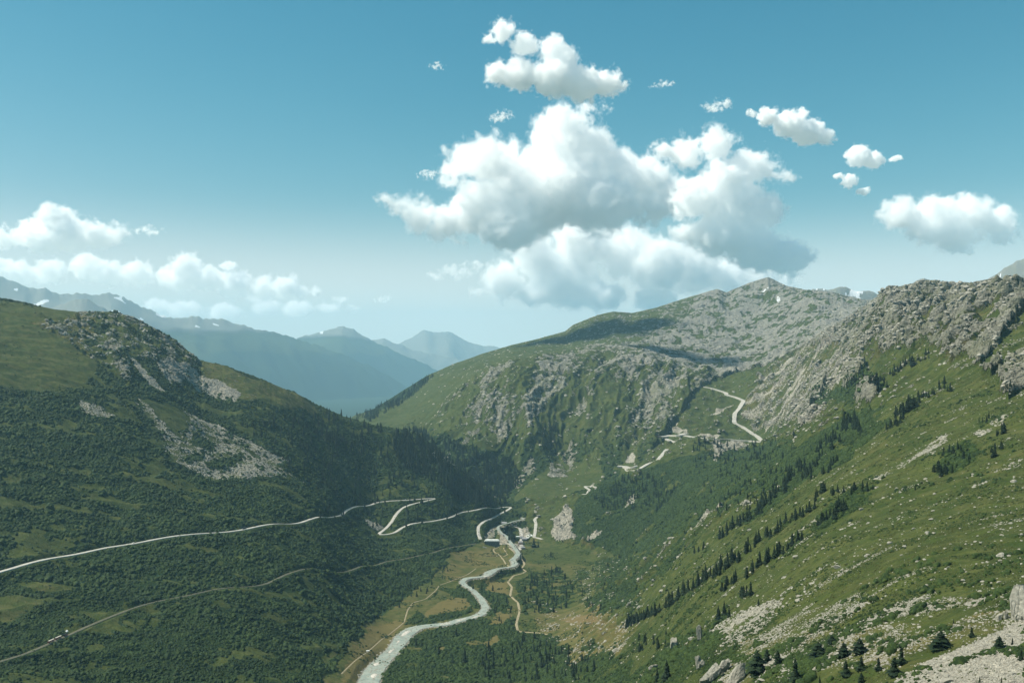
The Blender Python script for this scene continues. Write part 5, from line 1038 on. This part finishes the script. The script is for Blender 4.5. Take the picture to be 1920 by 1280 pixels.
def paraglider():
    px, py, Y = 1541.5, 967.0, 1050.0; X0, Y0, Z0 = (px-CX)/F_PX*Y, Y, EYE + (HY-py)/F_PX*Y; r = empty('paraglider', (X0, Y0, Z0), R(25)); tag(r, 'orange arched paraglider canopy flying low over the conifers', 'paraglider')
    ORG = simple('orange_nylon', (.62, .30, .12), (.72, .42, .20), 1, .6); V, F = [], []; n = 26; span = 4.2
    for i in range(n+1):
        t = (i/n - .5)*2; a = t*1.15; x = span*math.sin(a)/math.sin(1.15); z = span*.75*(math.cos(a) - 1); ch = 1.25*(1 - .6*t*t)
        for (yy, zz) in ((-ch, 0), (-ch*.6, .28), (ch*.2, .22), (ch, -.05), (-ch*.1, -.06)): V.append((x, yy, z + zz))
    for i in range(n):
        for k in range(5): F.append((i*5+k, (i+1)*5+k, (i+1)*5+(k+1) % 5, i*5+(k+1) % 5))
    F += [tuple(range(5)), tuple(n*5 + k for k in range(5))[::-1]]; mesh_obj('canopy', V, F, ORG, r)
    L = MB(); foot = (0, 0, -6.6)
    for i in range(2, n-1, 4):
        for s in (-1, 1):
            p = Vector(V[i*5 + (4 if s < 0 else 2)]); q = Vector((foot[0] + .25*(1 if p.x > 0 else -1), 0, foot[2] + .6)); L.cyl(q, p - q, .012, (p-q).length, 5)
    L.build('suspension_lines', DARKM, r)
    # pilot: one skinned body sitting in the harness
    me = bpy.data.meshes.new('person'); J = [(0,0,0),(0,0,.22),(0,.02,.42),(0,0,.60),(0,-.02,.74),(-.19,0,.52),(-.30,-.10,.72),(-.26,-.12,.98),(.19,0,.52),(.30,-.10,.72),(.26,-.12,.98),(-.11,-.05,-.04),(-.14,-.45,-.02),(-.14,-.72,-.30),(-.14,-.84,-.30),(.11,-.05,-.04),(.14,-.45,-.02),(.14,-.72,-.30),(.14,-.84,-.30)]
    E = [(0,1),(1,2),(2,3),(3,4),(2,5),(5,6),(6,7),(2,8),(8,9),(9,10),(0,11),(11,12),(12,13),(13,14),(0,15),(15,16),(16,17),(17,18)]; me.from_pydata(J, E, []); p = bpy.data.objects.new('person', me); COL.objects.link(p); p.parent = None
    rad = [.15,.15,.15,.07,.11,.07,.05,.035,.07,.05,.035,.10,.07,.05,.04,.10,.07,.05,.04]; md = p.modifiers.new('skin', 'SKIN'); me.materials.append(simple('flying_suit', (.03, .04, .08), (.06, .07, .12), 3, .8))
    for i, q in enumerate(rad): me.skin_vertices[0].data[i].radius = (q, q)
    me.skin_vertices[0].data[0].use_root = True; p.modifiers.new('sub', 'SUBSURF').levels = 1
    p.location = r.matrix_basis @ Vector((0, 0, -6.4)); p.rotation_euler = (0, 0, R(25)); tag(p, 'person in dark suit sitting in the harness below the paraglider', 'person')
    hv, hf = ico(2); mesh_obj('helmet', hv*.14 + np.array([0, -.02, .80]), hf, WHITEM, p, smooth=True); b = MB(); b.box(-.2, .2, .08, .34, -.15, .5); b.box(-.2, .2, -.3, .3, -.16, -.08); b.build('harness', DARKM, p)
paraglider()
# ------------------------------------------------------------------ clouds: heaped bodies of bright vapour with their own depth
def cloud_material(name, dens):
    m = bpy.data.materials.new(name); m.use_nodes = True; t = m.node_tree; t.nodes.clear()
    o = t.nodes.new('ShaderNodeOutputMaterial'); v = t.nodes.new('ShaderNodeVolumePrincipled')
    v.inputs['Color'].default_value = (1, 1, 1, 1); v.inputs['Density'].default_value = dens; v.inputs['Anisotropy'].default_value = 0.0
    t.links.new(v.outputs[0], o.inputs['Volume']); return m
def cloud(blobs, Y, label, rough=1.0, dens=1.0, seed=1, vox=1.7, squash=1.18, bias=0.0, loc=None, group='white clouds over the valley'):
    s = Y / F_PX if loc is None else loc[3]; rnd = random.Random(seed)
    P = []
    for b in blobs:
        if loc is None: P.append(((b[0]-CX)*s, Y + rnd.uniform(-.5, .5)*b[2]*s*1.2, EYE + (HY - b[1])*s, b[2]*s*.94, b[3] if len(b) > 3 else 1.0))
        else: P.append((loc[0] + b[0]*s, loc[1] + b[1]*s, loc[2] + rnd.uniform(-.2, .2)*b[2]*s, b[2]*s, .5))
    P = np.array(P); c = P[:, :3].mean(0); rm = float(np.median(P[:, 3]))
    me = bpy.data.meshes.new('cloud'); me.from_pydata([tuple(p[:3] - c) for p in P], [], []); ob = bpy.data.objects.new('cloud', me); COL.objects.link(ob); ob.location = c
    shells = ((1.05, 2.8), (.86, 1.1), (.68, .4)); mats = [cloud_material('cloud_vapour', dens * q / rm) for _, q in shells]
    for mm in mats: me.materials.append(mm)
    tag(ob, label, 'cloud', group, 'stuff')
    g = bpy.data.node_groups.new('cloud_body', 'GeometryNodeTree')
    g.interface.new_socket('Geometry', in_out='INPUT', socket_type='NodeSocketGeometry'); g.interface.new_socket('Geometry', in_out='OUTPUT', socket_type='NodeSocketGeometry')
    N, L = g.nodes, g.links
    out = N.new('NodeGroupOutput'); N.new('NodeGroupInput'); pos = N.new('GeometryNodeInputPosition').outputs[0]
    def M(op, a, b=None, c_=None):
        n = N.new('ShaderNodeMath'); n.operation = op
        for k, v in enumerate((a, b, c_)):
            if v is None: continue
            if isinstance(v, (int, float)): n.inputs[k].default_value = v
            else: L.new(v, n.inputs[k])
        return n.outputs[0]
    def V(op, a, b=None, sc=None):
        n = N.new('ShaderNodeVectorMath'); n.operation = op
        for k, v in enumerate((a, b)):
            if v is None: continue
            if isinstance(v, tuple): n.inputs[k].default_value = v
            else: L.new(v, n.inputs[k])
        if sc is not None: n.inputs['Scale'].default_value = sc
        return n
    off = V('ADD', pos, (seed*131.0*rm, 0, 0)).outputs[0]
    def noise(scale, detail, out='Fac', rough=.55):
        n = N.new('ShaderNodeTexNoise'); L.new(off, n.inputs['Vector']); n.inputs['Scale'].default_value = scale; n.inputs['Detail'].default_value = detail; n.inputs['Roughness'].default_value = rough; return n.outputs[out]
    w = V('SCALE', V('SUBTRACT', noise(.55/rm, 2, 'Color', .6), (.5, .5, .5)).outputs[0], None, rm*1.3*rough).outputs[0]
    p = V('ADD', pos, w).outputs[0]
    d = None
    for q in P:
        l = V('MULTIPLY', V('SUBTRACT', p, tuple(q[:3] - c)).outputs[0], (1, 1/1.3, squash / q[4])).outputs[0]
        di = M('SUBTRACT', V('LENGTH', l).outputs['Value'], float(q[3]))
        d = di if d is None else M('SMOOTH_MIN', d, di, rm*.22)
    f = M('SMOOTH_MIN', M('MULTIPLY', d, -1.0/rm), .42, .4)
    f = M('ADD', f, M('MULTIPLY', M('SUBTRACT', noise(1.35/rm, 7, 'Fac', .74), .5), 4.4*rough))
    f = M('SUBTRACT', M('ADD', f, .05 + bias), M('MULTIPLY', M('ABSOLUTE', M('SUBTRACT', noise(1.3/rm, 2, 'Fac', .5), .5)), 2.2))
    f = M('MAXIMUM', M('ADD', f, 1.0), 0.0)
    lo = (P[:, :3] - P[:, 3:4]*1.75).min(0) - c; hi = (P[:, :3] + P[:, 3:4]*1.75).max(0) - c; vs = s * vox * 1.0
    cube = N.new('GeometryNodeVolumeCube'); L.new(f, cube.inputs['Density'])
    cube.inputs['Min'].default_value = tuple(lo); cube.inputs['Max'].default_value = tuple(hi)
    for ax in range(3): cube.inputs['Resolution ' + 'XYZ'[ax]].default_value = int(max(8, (hi[ax]-lo[ax]) / (vs if ax != 1 else vs*1.4)))
    jn = N.new('GeometryNodeJoinGeometry')
    for (th, _), mm in zip(shells, mats):                # a dense core inside thinner and thinner veils
        vm = N.new('GeometryNodeVolumeToMesh'); L.new(cube.outputs[0], vm.inputs[0]); vm.inputs['Threshold'].default_value = th
        sm = N.new('GeometryNodeSetMaterial'); L.new(vm.outputs[0], sm.inputs[0]); sm.inputs['Material'].default_value = mm; L.new(sm.outputs[0], jn.inputs[0])
    L.new(jn.outputs[0], out.inputs[0])
    md = ob.modifiers.new('body', 'NODES'); md.node_group = g
    return ob
BANK_L = [(718,372,9,.6),(745,384,16,.7),(790,405,30),(835,418,32),(870,300,30),(848,330,22),(920,310,50),(905,385,60),(960,420,55),(1048,262,52),(1015,300,42),(1105,280,44),(1150,310,42),(1060,355,78),(1000,370,80),(1130,385,60),(1215,335,42),(1270,365,40),(1225,385,34)]
BANK_B = [(1090,455,55),(1170,470,55),(1010,490,42),(945,525,34),(900,545,14,.6),(1060,520,60),(1230,500,55),(1300,508,48),(1370,518,40),(1430,525,30),(1480,531,18,.8),(1130,555,40,.7),(1080,568,22,.6),(1230,560,34,.6),(1000,550,30,.6),(990,455,40)]
BANK_R = [(1245,278,14,.6),(1290,283,24),(1340,272,30),(1395,318,34),(1350,345,42),(1420,318,30),(1465,330,16,.6),(1300,375,42),(1375,388,56),(1425,398,36),(1345,440,48),(1410,465,46),(1465,482,36),(1510,484,20,.7),(1290,440,22)]
cloud(BANK_L, 26000, 'largest white cloud heap in the middle of the sky', .8, seed=3)
cloud(BANK_B, 38000, 'broad low cloud bank right above the grey summit', .8, seed=5)
cloud(BANK_R, 21000, 'ragged cloud joined to the right of the largest heap', .9, seed=8)
cloud([(945,58,20),(918,72,9,.6),(985,80,22),(1035,95,24),(935,138,20),(975,140,32),(1035,150,38),(1090,158,36),(1140,156,24),(1168,160,12,.7),(1090,186,12,.6),(1060,115,26)], 15000, 'highest ragged white cloud near the top of the sky', .95, seed=11)
cloud([(1410,212,8,.7),(1440,218,18),(1480,232,28),(1520,246,28),(1548,258,14),(1500,215,12)], 18000, 'slanting wispy cloud right of the highest cloud', .95, seed=13)
cloud([(1610,292,22),(1640,300,18),(1680,297,9,.6),(1592,340,14),(1570,330,7,.6),(1620,358,10,.7)], 20000, 'small torn cloud between the slanting wisp and the round cloud', .95, seed=17)
cloud([(1655,408,8,.6),(1700,400,34),(1755,405,40),(1815,398,36),(1860,418,32),(1800,440,36),(1740,432,34),(1880,448,16,.7)], 21000, 'compact round white cloud at the right edge', .75, seed=19)
cloud([(0,445,18),(30,440,18),(65,435,28),(112,415,30),(130,440,34),(180,442,28),(215,438,18),(90,450,30)], 40500, 'puffy cloud at far left above the long low bank', .85, seed=23)
cloud([(0,500,24,.8),(40,512,24),(75,516,16),(100,508,22),(165,502,28),(205,512,28),(260,514,26),(310,520,20),(352,500,24),(345,522,28),(400,525,26),(440,534,28),(490,540,22),(535,538,22),(560,547,16,.8),(590,552,8),(430,498,12,.6)], 46000, 'long low cloud bank above the hazy left ridges', .8, seed=29)
cloud([(300,572,22,.6),(350,580,30,.6),(420,585,30,.6),(500,575,26,.6),(560,580,26,.6),(620,577,18,.6),(660,578,10,.7),(480,556,14,.5),(640,562,10,.5)], 52000, 'faint flat cloud streak just over the left ridges', .9, dens=.45, seed=31)
for (x, y, r, q, yy, lb) in ((817, 125, 14, .9, 16000, 'tiny torn cloud puff alone in the upper blue sky'), (938, 219, 20, .7, 22000, 'small wisp under the highest cloud'), (1345, 198, 22, .8, 17000, 'thin wisp left of the slanting cloud'),
                             (1243, 159, 20, .5, 15500, 'thin streak right of the highest cloud'), (852, 509, 40, .4, 40000, 'thin flat streak left of the low bank'), (716, 560, 13, .8, 44000, 'tiny low puff over the pale horizon'), (800, 326, 16, .8, 25000, 'tiny wisp left of the largest heap'),
                             (1075, 222, 44, .7, 25500, 'torn veil rising from the top of the largest heap'), (1250, 280, 34, .7, 27000, 'torn veil at the left tip of the right cloud'), (275, 432, 24, .6, 41000, 'faint wisp right of the far left puffy cloud')):
    cloud([(x-r*.7, y+r*.1, r*.7, q), (x, y, r, q), (x+r*.8, y-r*.15, r*.7, q)], yy, lb, 1.5, dens=.5, seed=int(x), bias=-.62)

# two clouds overhead, above the picture, whose shade lies on the far mountain
for px_, py_, rr, lab in (((1140, 622, 1), None, [(-420,0,170),(-180,40,220),(80,60,230),(300,110,170)], 'cloud high overhead shading the far green ridge'), ((1290, 672, 1), None, [(-150,0,110),(0,30,150),(160,0,130)], 'smaller cloud overhead shading the basin under the summit')):
    X, Y, Z = G.hit(px_[0], px_[1]); t = (5400 - Z)/SDIR.z; cc = Vector((X, Y, Z)) + SDIR*t
    cloud([(a, b, c) for a, b, c in rr], 0, lab, .7, seed=41, vox=30.0, loc=(cc.x, cc.y, cc.z, 1.0))
# ------------------------------------------------------------------ air
hz = MB(); hz.box(-30000, 30000, -3000, 40150, -1000, 2260)
hm = bpy.data.materials.new('air'); hm.use_nodes = True; _t = hm.node_tree; _t.nodes.clear()
_o = _t.nodes.new('ShaderNodeOutputMaterial'); _v = _t.nodes.new('ShaderNodeVolumePrincipled')
_v.inputs['Color'].default_value = (.44, .78, 1.0, 1); _v.inputs['Density'].default_value = 2.9e-5; _v.inputs['Anisotropy'].default_value = 0.0
_t.links.new(_v.outputs[0], _o.inputs['Volume'])
tag(hz.build('haze', hm), 'pale blue haze filling the valley air', None, None, 'stuff')
